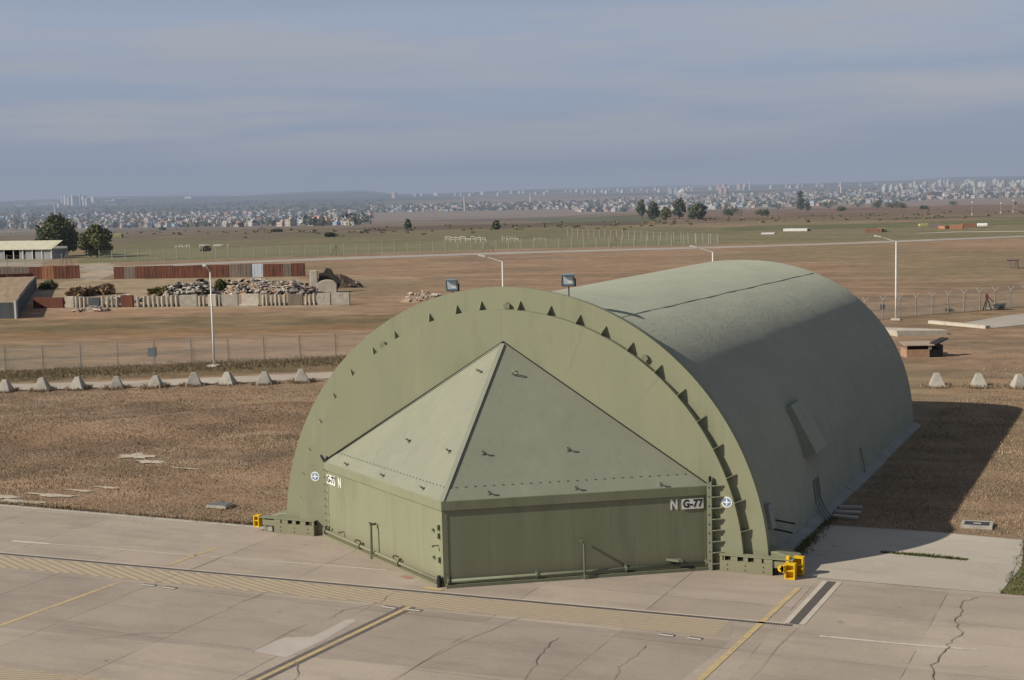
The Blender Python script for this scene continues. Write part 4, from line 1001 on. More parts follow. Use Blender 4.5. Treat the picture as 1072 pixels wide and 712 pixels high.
# bare patches of stony soil
m = MB()
def patch(c, rx, ry, z=.012):
    n = 22; g = G(*c); ph = random.random()*9; vs = []
    for i in range(n):
        a = 2*PI*i/n; k = .55+.75*random.random()
        vs.append((g.x+math.cos(a)*rx*k, g.y+math.sin(a)*ry*k))
    zz = float(terrain(g.x, g.y)); vs = [(x_, y_, float(terrain(x_, y_))+z+.02) for x_, y_ in vs]
    o = len(m.v); m.add([(g.x, g.y, zz+z+.03)]+vs, [(0, i+1, (i+1) % n+1) for i in range(n)])
for c, rx, ry in (((142, 478), .9, .55), ((158, 484), .8, .35), ((195, 491), .8, .12), ((20, 526), 1.3, .35), ((55, 519), 1.2, .25), ((82, 514), .7, .16), ((8, 521), .7, .3), ((112, 511), .6, .15), ((900, 556), .01, .01)):
    patch(c, rx, ry)
struct(m.build('bare_soil', M_('chalky_soil', (.50, .44, .35), (.36, .30, .225), 1.5, .95, .6, 9, .04)))

# ------------------------------------------------------------------ demolition yard on the left
def line_panel(pa, pb, x0, x1, X0, X1):
    """points on the ground line pa->pb (photo ends X0..X1) for photo x0..x1"""
    def f(x):
        d = ray(x, 300); a = Vector((d.x, d.y)); b = Vector((pb.x-pa.x, pb.y-pa.y)); c = Vector((pa.x-CX, pa.y-CY))
        det = a.x*(-b.y)+b.x*a.y; t = (c.x*(-b.y)+b.x*c.y)/det
        return Vector((CX+a.x*t, CY+a.y*t, 0))
    return f(x0), f(x1)
def panelwall(name, pa, pb, xs, mats, h, lab, thick=.30, cat='wall'):
    c = line_panel(pa, pb, xs[0], xs[-1], 0, 0)[0]
    t = empty(name, c, lab, cat); 
    for i in range(len(xs)-1):
        a, b = line_panel(pa, pb, xs[i], xs[i+1], 0, 0); d = (b-a).normalized()
        hh = h*random.uniform(.97, 1.03); m = MB(); a2, b2 = a+d*.03-c, b-d*.03-c
        m.bar(a2+up*hh/2, b2+up*hh/2, thick, hh)
        n = Vector((d.y, -d.x, 0)); L = (b2-a2).length; k = 0
        for u in np.arange(.25, L, .55):
            q_ = a2+d*u+n*(thick/2+.013); m.box(q_+up*(hh*.5), (.05, .025, hh*.9), ax=(d, n, up))
        o = m.build('panel', MT[mats[i]], t)
        o['label'] = {'rust': 'rust brown panel', 'rust_pale': 'orange panel', 'rust_grey': 'grey brown panel', 'panel_white': 'whitish blue panel', 'steel_blue': 'dark steel panel', 'concrete': 'grey concrete panel', 'concrete_pale': 'pale concrete panel'}[mats[i]]
    return t
pa, pb = G(60, 293), G(320, 289.5)
panelwall('sheet_wall', G(120, 292.2), G(320, 289.2), [120, 131, 143, 158, 170, 182, 194, 206, 218, 229, 240.5], ['rust_grey' if i in (1,) else ('steel_blue' if i == 99 else 'rust') for i in range(10)], 1.85, 'rusted steel sheet wall at the back of the rubble yard, left stretch')
panelwall('sheet_wall', G(120, 292.2), G(320, 289.2), [241, 253, 264.5], ['rust_grey', 'rust_grey'], 1.9, 'grey brown sheet wall between the rusted stretches of the yard')
panelwall('sheet_wall', G(120, 292.2), G(320, 289.2), [265, 276.5], ['panel_white'], 1.9, 'single whitish blue steel panel in the rusted yard wall')
panelwall('sheet_wall', G(120, 292.2), G(320, 289.2), [277, 288, 297, 306, 313, 320], ['rust', 'rust', 'rust_grey', 'rust', 'rust'], 1.85, 'rusted steel sheet wall at the back of the yard, stretch next to the wrecked arch')
panelwall('sheet_wall', G(0, 293.2), G(84, 291.5), [-40, -22, -4, 12, 32, 45, 57.5, 71, 84], ['rust', 'rust_grey', 'rust_grey', 'rust_grey', 'rust', 'rust_pale', 'rust', 'rust'], 1.95, 'rusted steel sheet wall with one orange panel at far left')
panelwall('sheet_wall', G(0, 300.5), G(36, 299), [-40, -16, 8, 36], ['rust', 'rust', 'rust'], 1.75, 'low rusted sheet wall behind the earth filled bin')
# earth filled steel bin
c0, c1, cl = G(17, 333.5), G(38, 301.5), G(-40, 334.5)
t = empty('earth_bin', c0, 'earth filled bin with blue grey steel walls at the left edge', 'bin')
hh = 1.62; z_ = Vector((0, 0, 0))
m = MB(); m.bar(z_+up*hh/2, cl-c0+up*hh/2, .18, hh); m.bar(z_+up*hh/2+(c1-c0)*.004, c1-c0+up*hh/2, .18, hh-.01); m.build('steel_wall', MT['steel_blue'], t)
m = MB(); m.box((.10, -.08, hh/2+.06), (.24, .24, hh+.22)); m.build('corner_post', MT['galv'], t)
m = MB(); e0 = c1-c0; e1 = cl-c0; N_ = 9; vs = []; fs = []
for i in range(N_+1):
    for j in range(N_+1):
        p_ = e0*(i/N_)*.98+e1*(j/N_)*.98; vs.append((p_.x-.1, p_.y, hh-.06+.35*math.sin(PI*min(1, i/N_))*.3+random.uniform(0, .06)))
for i in range(N_):
    for j in range(N_): a = i*(N_+1)+j; fs.append((a, a+N_+1, a+N_+2, a+1))
m.add(vs, fs); m.build('earth_fill', MT['soil'], t)
# front row of blocks and uprights: each stands by itself
FA, FB = G(67, 322.3), G(366, 319)
def fpt(x): return line_panel(FA, FB, x, x, 0, 0)[0]
fd = (FB-FA).normalized(); fnrm = Vector((fd.y, -fd.x, 0))
def slab_block(x0, x1, mat, lab, h=1.22, th=.35, foot=False):
    a, b = fpt(x0), fpt(x1); c = (a+b)/2; L = (b-a).length-.04
    t = MB(); t.box((0, 0, h/2), (L, th, h))
    if foot: t.box((0, -.55, .10), (L*1.12, .7, .20))
    o = bevel(t.build('wall_block', MT[mat]), .03); o.location = c; o.rotation_euler = (0, 0, math.atan2(fd.y, fd.x)+random.uniform(-.03, .03))
    return tag(o, lab, 'wall block', 'wall blocks along the front of the rubble yard')
slab_block(34, 66, 'rust', 'low rust red wall block next to the earth bin', 1.15)
slab_block(68, 77, 'concrete_pale', 'pale sandy wall block at the left end of the block row', 1.25)
slab_block(126, 139, 'rust', 'rust red wall block between the white uprights', 1.3)
slab_block(188, 206, 'concrete', 'wide grey wall block right of the eight uprights', 1.25)
slab_block(218, 227, 'concrete_pale', 'pale rounded wall block directly behind the street lamp', 1.28, .7)
slab_block(232, 249, 'concrete', 'wide grey wall block right of the street lamp', 1.22)
slab_block(253, 271, 'concrete_pale', 'cream wall block with a foot slab in the block row', 1.28, .35, True)
slab_block(301, 317, 'rust_grey', 'brown rusty wall block left of the last uprights', 1.2)
slab_block(332, 346, 'concrete', 'grey wall block, last but one at the right end of the row', 1.25)
slab_block(347, 366, 'concrete', 'longest grey wall block at the right end of the row', 1.3)
slab_block(92, 104, 'steel_blue', 'dark grey wall block set among the thin white uprights', 1.1)
def upright():
    m = MB(); m.box((0, 0, .60), (.17, .60, 1.2)); m.box((0, .55, .12), (.17, 1.1, .24)); return m
up_p = None
ups = [(80, 0), (84, 0), (88, 0), (107, 1), (112, 1), (117, 1), (122, 1), (144, 2), (150.5, 2), (156, 2), (160.5, 2), (165.5, 2), (170, 2), (175, 2), (180, 2), (185, 2), (209, 3), (213, 3), (229.5, 3), (275.5, 4), (279.5, 4), (284, 4), (288.5, 4), (293, 4), (297.5, 4), (320, 5), (324.5, 5), (329, 5)]
uplab = ['narrow concrete upright beside the pale sandy block', 'narrow white concrete upright left of the rust red block', 'narrow concrete upright in the run left of the wide grey block', 'narrow concrete upright beside the street lamp', 'narrow concrete upright in the run right of the cream block', 'narrow concrete upright left of the two end blocks']
for x_, g_ in ups:
    if up_p is None: up_p = bevel(upright().build('concrete_upright', MT['concrete_pale']), .03); o = up_p
    else: o = up_p.copy(); COL.objects.link(o)
    o.location = fpt(x_); o.rotation_euler = (random.uniform(-.03, .03), random.uniform(-.05, .05), math.atan2(fd.y, fd.x)+random.uniform(-.15, .15)); o.scale = (1, 1, random.uniform(.92, 1.06))
    tag(o, uplab[g_], 'upright', 'narrow concrete uprights along the rubble yard')
# wrecked concrete arch
p = G(334, 307)
t = empty('broken_arch', p, 'broken concrete arch end at the right of the rubble yard', 'ruin', None, ang)
kk = px2m(p, 1)
m = MB(); m.box((-.6, .5, 1.35), (.9, .7, 2.7)); bevel(m.build('standing_slab', MT['concrete_pale'], t), .08)
m = MB(); poly = [(-.2, 0, 0), (2.1, 0, 0), (2.1, 0, .95)]+[(.95+1.15*math.cos(a), 0, .95+.62*math.sin(a)) for a in np.linspace(.15, PI-.15, 10)]+[(-.2, 0, .95)]
m.prism(poly, (0, .8, 0)); bevel(m.build('curved_slab', MT['concrete_pale'], t), .06)
m = MB(); m.prism([(-.1, 1.15, 0), (1.9, 1.15, 0), (2.5, 1.15, 1.1), (2.1, 1.15, 1.9), (1.7, 1.15, 2.0), (1.35, 1.15, 2.75), (.8, 1.15, 2.9), (.45, 1.15, 2.35), (-.1, 1.15, 2.3)], (0, .5, 0)); m.build('shaded_slab', M_('shaded_concrete', (.075, .065, .055), (.045, .04, .035), 2, .95, .6, 9, .05, haze=HZ), t)  # shade on the slab's back painted in as near-black concrete
def heap(name, c, rx, ry, h, mats, lab, cat, n_stone, rock_mi, kind=None, stone=(.12, .4), seed=1, sticks=0, rz=None):
    rg = random.Random(seed); nn_ = 15; m = MB(); vs = []; fs = []
    rz = ang if rz is None else rz; ca, sa = math.cos(rz), math.sin(rz)
    def hz(u, v): return max(0, 1-u*u-v*v)**.75*h*(.65+.7*mnoise.noise(Vector((u*2.3+seed*3, v*2.3, seed))))
    for i in range(nn_+1):
        for j in range(nn_+1):
            u, v = -1+2*i/nn_, -1+2*j/nn_; x_, y_ = u*rx, v*ry; z_ = hz(u, v)+rg.uniform(0, .08)*h*(1 if u*u+v*v < .9 else 0)-.03
            vs.append((c.x+x_*ca-y_*sa, c.y+x_*sa+y_*ca, c.z+z_))
    for i in range(nn_):
        for j in range(nn_): a = i*(nn_+1)+j; fs.append((a, a+nn_+1, a+nn_+2, a+1))
    m.add(vs, fs, 0)
    st = random.getstate(); random.seed(seed*77)
    for _ in range(n_stone):
        a = rg.uniform(0, 2*PI); r = math.sqrt(rg.random())*.98; u, v = r*math.cos(a), r*math.sin(a); x_, y_ = u*rx, v*ry
        P = Vector((c.x+x_*ca-y_*sa, c.y+x_*sa+y_*ca, c.z+hz(u, v)+.05)); s_ = rg.uniform(*stone)
        mi = rg.choice(rock_mi)
        if rg.random() < .5: m.rock(P, s_*.8, mi)
        else:
            e = Matrix.Rotation(rg.uniform(0, 6), 3, 'Z') @ Matrix.Rotation(rg.uniform(-.8, .8), 3, 'X'); m.box(P, (s_*2.2, s_*1.1, s_*.45), ax=(e.col[0], e.col[1], e.col[2]), mi=mi)
    for _ in range(sticks):
        a = rg.uniform(0, 2*PI); r = math.sqrt(rg.random()); u, v = r*math.cos(a), r*math.sin(a); x_, y_ = u*rx, v*ry
        P = Vector((c.x+x_*ca-y_*sa, c.y+x_*sa+y_*ca, c.z+hz(u, v))); Q = P+Vector((rg.uniform(-.8, .8), rg.uniform(-.8, .8), rg.uniform(.1, .7)))
        m.bar(P, Q, .04, .04, rg.choice(rock_mi))
    random.setstate(st)
    o = m.build(name, mats, None, loc=tuple(c)); return tag(o, lab, cat, None, kind)
MT['stone_w'] = M_('white_rubble', (.52, .47, .40), (.38, .34, .29), 1.5, .9, .4, haze=HZ)
MT['stone_p'] = M_('pinkish_rubble', (.46, .35, .28), (.34, .26, .21), 1.5, .9, .4, haze=HZ)
MT['stone_g'] = M_('grey_rubble', (.28, .26, .24), (.17, .16, .15), 1.5, .9, .4, haze=HZ)
RUB = [MT['soil'], MT['stone_w'], MT['stone_p'], MT['stone_g'], MT['hole']]
heap('soil_mound', G(346, 301.5)+R0*.6, 3.6, 1.4, 1.9, [MT['soil_shaded'], MT['stone_g']], 'shaded soil mound leaning against the back of the broken arch', 'mound', 30, [1], seed=4)
heap('rubble_heap', G(278, 306), 5.4, 5.0, 1.9, RUB, 'large heap of pale pink and white rubble in the yard', 'rubble', 760, [1, 1, 2, 2, 3, 4], stone=(.10, .42), seed=5, sticks=10)
heap('rubble_heap', G(312, 308), 2.6, 4.0, 1.5, RUB, 'smaller rubble heap beside the broken arch', 'rubble', 330, [1, 2, 2, 3, 4], stone=(.10, .42), seed=6)
heap('rubble_heap', G(200, 309), 3.2, 5.0, 1.75, RUB, 'heap of white slabs and dark gaps left of the street lamp', 'rubble', 380, [1, 1, 3, 4], stone=(.14, .5), seed=7, sticks=16)
heap('rubble_heap', G(128, 316.5), 2.4, 1.6, .75, RUB, 'low scatter of white slabs behind the uprights', 'rubble', 140, [1, 1, 3, 4], stone=(.12, .45), seed=8, sticks=6)
heap('rubble_heap', G(441, 315), 2.4, 2.6, 1.1, RUB, 'small pale rubble heap in the field left of the floodlight', 'rubble', 70, [1, 1, 2], stone=(.14, .4), seed=9)
heap('rubble_heap', G(97, 326), 2.0, .9, .5, RUB, 'low scatter of brick and white pieces in front of the uprights', 'rubble', 110, [1, 2, 2, 3], stone=(.08, .32), seed=12, sticks=4)
MT['brushsoil'] = MT['soil_shaded']

# ------------------------------------------------------------------ plants
def leaves_arrays(centers, radii, n, size, rg, flat=1.0):
    """n leaf quads spread through a set of clumps"""
    k = rg.integers(0, len(centers), n); C = np.asarray(centers)[k]; R = np.asarray(radii)[k]
    d = rg.normal(size=(n, 3)); d /= np.linalg.norm(d, axis=1)[:, None]
    rad = R*rg.random(n)**.4; pos = C+d*rad[:, None]*np.array([1, 1, flat])
    a = rg.normal(size=(n, 3)); a /= np.linalg.norm(a, axis=1)[:, None]
    b = np.cross(a, d+rg.normal(size=(n, 3))*.6); b /= np.maximum(np.linalg.norm(b, axis=1)[:, None], 1e-6)
    s = size*(.55+.9*rg.random(n))[:, None]
    V = np.stack([pos-a*s*.6, pos+b*s*.35, pos+a*s*.6, pos-b*s*.35], 1)
    return V
def quads_mesh(name, V, mats, mi=None):
    n = len(V); me = bpy.data.meshes.new(name)
    me.vertices.add(n*4); me.vertices.foreach_set('co', V.reshape(-1).astype(np.float32))
    me.loops.add(n*4); me.loops.foreach_set('vertex_index', np.arange(n*4, dtype=np.int32))
    me.polygons.add(n); me.polygons.foreach_set('loop_start', np.arange(0, n*4, 4, dtype=np.int32)); me.polygons.foreach_set('loop_total', np.full(n, 4, np.int32))
    for m_ in mats: me.materials.append(m_)
    if mi is not None: me.polygons.foreach_set('material_index', np.asarray(mi, np.int32))
    me.update(); return me
def tree(name, p, h, wd, lab, cat='tree', group=None, mats=('leaf_dark', 'leaf_olive'), n=1500, size=.5, shape='round', seed=1, trunk=.2, mixp=.5):
    rg = np.random.default_rng(seed); t = empty(name, p, lab, cat, group)
    cs, rs = [], []
    nc = 26 if shape != 'column' else 46
    for _ in range(nc):
        if shape == 'round':
            a = rg.random()*2*PI; zz = rg.random(); rr_ = math.sqrt(rg.random())*wd/2*.72*math.sin(PI*min(.95, .18+.78*zz))
            cs.append((rr_*math.cos(a), rr_*math.sin(a), h*(trunk+(1-trunk)*(.12+.76*zz)))); rs.append(wd*.5*rg.uniform(.26, .46))
        elif shape == 'column':
            zz = rg.random(); a = rg.random()*2*PI; rr_ = wd*.25*(1-.6*zz); cs.append((rr_*math.cos(a), rr_*math.sin(a), h*(.12+.8*zz))); rs.append(wd*rg.uniform(.2, .34)*(1.15-.55*zz))
        else:
            a = rg.random()*2*PI; rr_ = math.sqrt(rg.random())*wd/2*.8; cs.append((rr_*math.cos(a), rr_*math.sin(a), h*rg.uniform(.2, .62)*(1-.4*(rr_/(wd/2))**2))); rs.append(h*rg.uniform(.2, .36))
    V = leaves_arrays(cs, rs, n, size, rg)
    V[..., 2] = np.maximum(V[..., 2], .02)
    side = (rg.random(n) < mixp)
    o = bpy.data.objects.new('crown', quads_mesh('crown', V, [MT[mats[0]], MT[mats[1]]], side)); COL.objects.link(o); o.parent = t
    if shape != 'bush':
        m = MB(); th_ = h*(trunk+.15)
        m.tube([(0, 0, -.1), (.05*h*.2, 0, th_*.5), (0, .02*h, h*.62)], [h*.035, h*.026, h*.010], 8)
        for k in range(5):
            a = k*1.256+seed; z0 = th_*(.5+.12*k); m.tube([(0, 0, z0), (math.cos(a)*wd*.2, math.sin(a)*wd*.2, z0+h*.18), (math.cos(a)*wd*.33, math.sin(a)*wd*.33, z0+h*.32)], [h*.014, h*.009, h*.004], 5)
        m.build('trunk', MT['bark'], t)
    else:
        m = MB()
        for k in range(6): a = k*1.05+seed; m.tube([(0, 0, -.02), (math.cos(a)*wd*.16, math.sin(a)*wd*.16, h*.35), (math.cos(a)*wd*.28, math.sin(a)*wd*.28, h*.6)], [.03*h, .02*h, .008*h], 4)
        m.build('stem', MT['bark'], t)
    return t
def tpx(name, x, yb, hp, wp, lab, **kw):
    p = G(x, yb); return tree(name, p, px2m(p, hp), px2m(p, wp), lab, **kw)
tpx('broadleaf_tree', 61, 268.5, 42, 54, 'large dark green tree beside the ochre roofed shed', group='big trees by the shed', mats=('leaf_dark', 'leaf_shrub'), n=7500, size=.55, seed=3, trunk=.06, mixp=.42)
tpx('broadleaf_tree', 102, 269.5, 33, 42, 'smaller round green tree right of the large dark tree', group='big trees by the shed', mats=('leaf_olive', 'leaf_dark'), n=5500, size=.5, seed=4, trunk=.05, mixp=.35)
row = [(672, 228, 20, 12, 'leftmost slim dark tree of the far row'), (684, 230, 19, 17, 'second tree of the far row, grey green'), (697, 230, 12, 14, 'low yellowish tree in the middle of the far row'), (711, 229, 21, 18, 'tallest tree of the far row, dark grey green'), (731, 230, 17, 24, 'widest tree at the right end of the far row')]
for i, (x, yb, hp, wp, lab) in enumerate(row):
    tpx('field_tree', x, yb, hp, wp, lab, group='trees in the field before the town', mats=('leaf_grey', 'leaf_dark') if i != 2 else ('leaf_olive', 'leaf_yellow'), n=1500, size=.8, seed=20+i, trunk=.08)
for i, (x, yb, hp, wp, lab) in enumerate([(766, 226, 10, 18, 'low round bush right of the far tree row'), (798, 226, 7, 13, 'small bush with bare ground around it'), (815, 219, 8, 16, 'wide dark bush left of the tall cypress'), (867, 218, 7, 18, 'wide low bush right of the tall cypress'), (898, 217, 8, 12, 'dark round bush in the middle of the bush line'), (919, 218, 9, 12, 'tallest bush in the bush line'), (934, 218, 8, 13, 'dark bush next to the tallest of the bush line'), (945, 218, 6, 8, 'smallest bush closing the bush line'), (998, 215, 5, 8, 'lone small bush on the red field'), (880, 221, 5, 10, 'flat little bush on the pale soil'), (968, 219, 4, 9, 'flat dark bush at the end of the pale soil'), (346, 248, 6, 12, 'dry bush on the green field below the town'), (290, 235+8, 4, 14, 'low dry bush left on the green field'), (170, 241, 5, 8, 'small brown bush on the scrub field'), (215, 263, 7, 12, 'dark bush at the foot of the pale post fence'), (994, 326, 4.5, 10, 'dark weed bush at the right fence')]):
    tpx('field_bush', x, yb, hp*(1.35 if yb < 235 else 1), wp*(1.3 if yb < 235 else 1), lab, cat='bush', group='bushes in the fields', mats=('leaf_grey', 'leaf_dark'), n=700 if x != 994 else 300, size=.55 if x != 994 else .12, shape='bush', seed=40+i)
tpx('cypress_tree', 838, 220, 20, 10, 'tall dark cypress standing in the field at right', mats=('leaf_grey', 'leaf_dark'), n=1300, size=.8, shape='column', seed=60)
tpx('field_tree', 845, 220.5, 9, 10, 'small round tree at the foot of the tall cypress', group='trees in the field before the town', mats=('leaf_grey', 'leaf_dark'), n=600, size=.7, seed=61, trunk=.05)
tpx('cypress_tree', 427.5, 240, 11, 8, 'lone dark conical tree on the scrub field', mats=('leaf_grey', 'leaf_dark'), n=900, size=.6, shape='column', seed=62)
tpx('field_tree', 520, 240.5, 9, 10, 'lone olive green round tree above the white racks', mats=('leaf_olive', 'leaf_shrub'), n=700, size=.6, seed=63, trunk=.08)
for i, (x, yb, hp, wp) in enumerate([(2, 241, 12, 22), (18, 241, 14, 24), (33, 241, 13, 20), (120, 239, 6, 10)]):
    tpx('field_tree', x, yb, hp, wp, ['dark tree at the left edge beyond the shed', 'tallest dark tree of the clump beyond the shed', 'dark tree next to the large tree beyond the shed', 'small tree peeping out right of the round green tree'][i], group='trees in the field before the town', mats=('leaf_grey', 'leaf_dark'), n=900, size=.8, seed=70+i, trunk=.05)
for i, (x, yb, hp, wp, mm, lab, nn_, ss) in enumerate([(171, 309.5, 12, 36, ('leaf_shrub', 'leaf_yellow'), 'yellow green shrub in the rubble yard behind the uprights', 1600, .26), (232, 305, 15, 20, ('leaf_dark', 'leaf_shrub'), 'dark green shrub behind the street lamp in the yard', 1200, .26), (50, 303, 12, 22, ('leaf_dark', 'leaf_dark'), 'dark shrub in the corner behind the earth bin', 1100, .28), (18, 302.5, 7, 34, ('leaf_shrub', 'leaf_olive'), 'long low green shrub growing on the earth bin', 1200, .24)]):
    tpx('shrub', x, yb, hp, wp, lab, cat='shrub', group='shrubs in the rubble yard', mats=mm, n=nn_, size=ss, shape='bush', seed=80+i)
for i, (x, yb, hp, wp, lab) in enumerate([(86, 310, 12, 40, 'wide heap of dead brown brush in the yard'), (112, 308, 13, 26, 'darker heap of dead brush next to the wide one'), (60, 318, 6, 18, 'small brown brush pile in front of the rust red block')]):
    tpx('brush_pile', x, yb, hp, wp, lab, cat='brush pile', group='piles of dead brush', mats=('brush', 'scrubgrass'), n=1500, size=.45, shape='bush', seed=90+i, mixp=.35)

# ------------------------------------------------------------------ ochre roofed shed
p = G(0, 271.5); q2 = G(55, 271); d = q2-p; rz = math.atan2(d.y, d.x); LS = d.length
t = empty('open_shed', q2, 'long low shed with pale ochre sheet roof and dark open front', 'shed', None, rz)
m = MB(); L = LS*1.9
m.prism([(.3, -.6, 1.95), (.3, 3.2, 3.6), (.3, 3.2, 3.68), (.3, -.6, 2.03)], (-L-.3, 0, 0))
for x_ in np.arange(-L, .3, .8): m.bar((x_, -.62, 2.05), (x_, 3.2, 3.71), .08, .05)
m.build('roof', MT['shedroof'], t)
m = MB(); m.box((-L/2, 5.0, 1.2), (L, .15, 2.4)); m.box((0, 2.5, 1.0), (.15, 5, 2.0)); m.build('wall', MT['shedwall'], t)
m = MB()
for (x0, x1) in ((-.32, 0), (-.50, -.36), (-.62, -.53), (-1.05, -.93), (-1.5, -1.2)): m.box((LS*(x0+x1)/2, 0, .95), (LS*(x1-x0), .12, 1.9))
m.build('front_panel', MT['shedwall'], t)
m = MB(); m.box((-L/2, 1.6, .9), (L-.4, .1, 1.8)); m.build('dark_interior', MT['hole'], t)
for x_ in np.arange(0, L, LS*.18):
    m = MB(); m.box((-x_, -.2, 1.0), (.14, .14, 2.0)); m.build('post', MT['lampwhite'], t)

# ------------------------------------------------------------------ things in the middle distance
def rack(x0, x1, yb, hp, lab, bays):
    a, b = G(x0, yb), G(x1, yb-.3); d = b-a; t = empty('pipe_rack', a, lab, 'rack', 'white pipe racks on the field', math.atan2(d.y, d.x)); L = d.length; h = px2m(a, hp)
    m = MB()
    for k in range(bays):
        x = L*k/bays; wd = L/bays*random.uniform(.55, .9); z = h*random.uniform(.55, 1)
        m.bar((x, 0, z), (x+wd, .3, z*random.uniform(.85, 1.1)), .10, .10); m.bar((x, .6, z*.6), (x+wd*.9, .5, z*.55), .08, .08)
    m.build('rail', MT['white'], t)
    for k in range(bays+1):
        m = MB(); m.bar((L*k/bays, 0, 0), (L*k/bays+random.uniform(-.3, .3), 0, h*random.uniform(.6, 1)), .09, .09); m.build('post', MT['lampwhite'], t)
rack(466, 509, 253.5, 6, 'long row of white pipe racks above the middle street lamp', 8); rack(526, 543, 252.5, 5, 'short white pipe rack right of the long row', 4); rack(559, 570, 252, 4.5, 'smallest white pipe rack at the right end', 2)
rack(209, 238, 259, 3.5, 'low white pipe rack on the green field above the yard', 2); rack(184, 199, 260, 4.5, 'broken white pipe rack left of the low one', 4)
MT['tank_w'] = M_('white_tank', (.72, .71, .68), (.6, .59, .56), 1, .5, .1, haze=HZ); MT['tank_o'] = M_('orange_container', (.40, .20, .11), (.31, .15, .085), .7, .7, .2, haze=HZ)
MT['tank_b'] = M_('brown_container', (.25, .13, .08), (.18, .10, .065), .7, .8, .2, haze=HZ); MT['tank_v'] = M_('dull_violet_container', (.22, .18, .19), (.17, .14, .15), .7, .8, .2, haze=HZ); MT['tank_y'] = M_('pale_yellow_container', (.50, .46, .22), (.40, .37, .18), .7, .8, .2, haze=HZ)
def container(x0, x1, yb, hp, mat, lab, tank=False):
    a, b = G(x0, yb), G(x1, yb-.2); d = b-a; L = d.length; h = px2m(a, hp)
    t = empty('storage_tank' if tank else 'container', a, lab, 'tank' if tank else 'container', None if tank else 'containers on the far field', math.atan2(d.y, d.x))
    m = MB()
    if tank:
        m.tube([(0, h/2, h/2), (.15, h/2, h/2), (L-.15, h/2, h/2), (L, h/2, h/2)], [h*.44, h*.5, h*.5, h*.44], 18); m.build('body', MT[mat], t, smooth=False)
        m = MB(); m.tube([(-.25, h/2, h/2), (-.02, h/2, h/2)], h*.42, 16); m.build('end_cap', MT['tank_b'], t)
    else:
        m.box((L/2, 1.2, h/2), (L, 2.4, h))
        for x_ in np.arange(.3, L, .5): m.box((x_, -.03, h/2), (.2, .06, h*.86))
        m.build('body', MT[mat], t)
        m = MB(); m.box((L-.02, 1.2, h*.48), (.1, 2.0, h*.8)); m.build('door', MT['tank_b'], t)
container(1023, 1034, 238.6, 4.8, 'tank_w', 'white cylindrical tank on the far field at right', True)
container(1008, 1022.5, 238.4, 4.6, 'tank_b', 'brown container left of the white tank'); container(994, 1008, 240.2, 4.4, 'tank_o', 'bright orange container below the brown one'); container(989, 994, 239.6, 3, 'tank_o', 'small orange container beside the bright orange one')
container(974, 986.5, 238.3, 3.6, 'tank_v', 'dull violet container left of the orange ones'); container(963, 972, 237, 2.5, 'tank_y', 'pale yellow container farthest left of the group')
container(905, 923, 243.5, 4, 'tank_b', 'low brown container above the right street lamp'); container(923.5, 930, 243, 4, 'tank_y', 'small olive yellow container next to the low brown one')
container(820, 845, 242.2, 2.6, 'tank_w', 'long flat white container above the shelter roof'); container(797, 811, 245.5, 1.6, 'tank_w', 'flat white slab container left of the long one')
container(119, 127, 249, 4, 'tank_y', 'yellow container right of the round green tree')
def mast(x, yb, hp, lab, extra=False):
    p = G(x, yb); h = px2m(p, hp); t = empty('mast', p, lab, 'mast', 'thin masts on the fields')
    m = MB(); m.tube([(0, 0, 0), (0, 0, h)], [px2m(p, .26), px2m(p, .16)], 6); m.build('pole', MT['galv'], t)
    m = MB(); m.box((0, 0, h*.98), (px2m(p, 1.4), px2m(p, .8), px2m(p, 1.0))); m.build('head', MT['lampwhite'], t)
    m = MB(); m.box((0, 0, .3), (px2m(p, 1.2), px2m(p, 1.2), .9)); m.build('base', MT['concrete_pale'], t)
mast(1017.5, 225.5, 14, 'white mast above the orange containers'); mast(1047.5, 223.5, 11, 'short mast right of the white mast'); mast(1060.5, 222.5, 13, 'mast at the right edge beside the signal box')
p = G(1063, 217); t = empty('signal_box', p, 'dark square signal panel on two legs at far right', 'panel', None, .4); k = px2m(p, 1)
m = MB(); m.box((0, 0, k*4), (k*2.4, k*.6, k*3)); m.build('panel', MT['leaf_grey'], t)
for s_ in (-1, 1):
    m = MB(); m.tube([(s_*k, 0, 0), (s_*k, 0, k*3)], k*.25, 6); m.build('leg', MT['galv'], t)
p = G(1060, 281); m = MB(); m.box((0, 0, .55), (1.3, 1.0, 1.1)); m.box((0, 0, 1.13), (1.5, 1.2, .08)); m.box((.1, -.52, .5), (.5, .06, .7))
o = m.build('utility_box', MT['rust_grey']); o.location = p; tag(o, 'small brown utility box alone in the brown field at right', 'utility box')
p = G(736, 230); 
m = MB(); pa_, pb_ = G(940, 213.5), G(952, 213)
# maroon warehouse at the edge of the town
def bigbox(x0, x1, yb, hp, mat, lab, name='warehouse', cat='warehouse', roof=None, depth=30, group=None):
    a, b = G(x0, yb), G(x1, yb-(x1-x0)*.0252); d = b-a; L = d.length; h = px2m(a, hp)
    t = empty(name, a, lab, cat, group, math.atan2(d.y, d.x))
    m = MB(); m.box((L/2, depth/2, h/2-1), (L, depth, h+2)); 
    m.build('wall', mat, t)
    m = MB(); m.prism([(-.4, -.6, h+.05), (-.4, depth/2, h*1.12), (-.4, depth+.6, h+.05)], (L+.8, 0, 0)) if roof else m.box((L/2, depth/2, h+.3), (L*.98, depth*.96, .5)); m.build('roof', roof or mat, t)
    m = MB()
    for x_ in np.arange(L*.06, L*.94, max(3.2, L/9)): m.box((x_, -.08, h*.5), (max(1.4, L/22), .2, h*.45))
    m.build('opening', MT['town_dark'], t); return t
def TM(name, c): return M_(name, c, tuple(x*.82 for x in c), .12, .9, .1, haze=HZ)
MT['town_dark'] = TM('town_window', (.17, .17, .18))
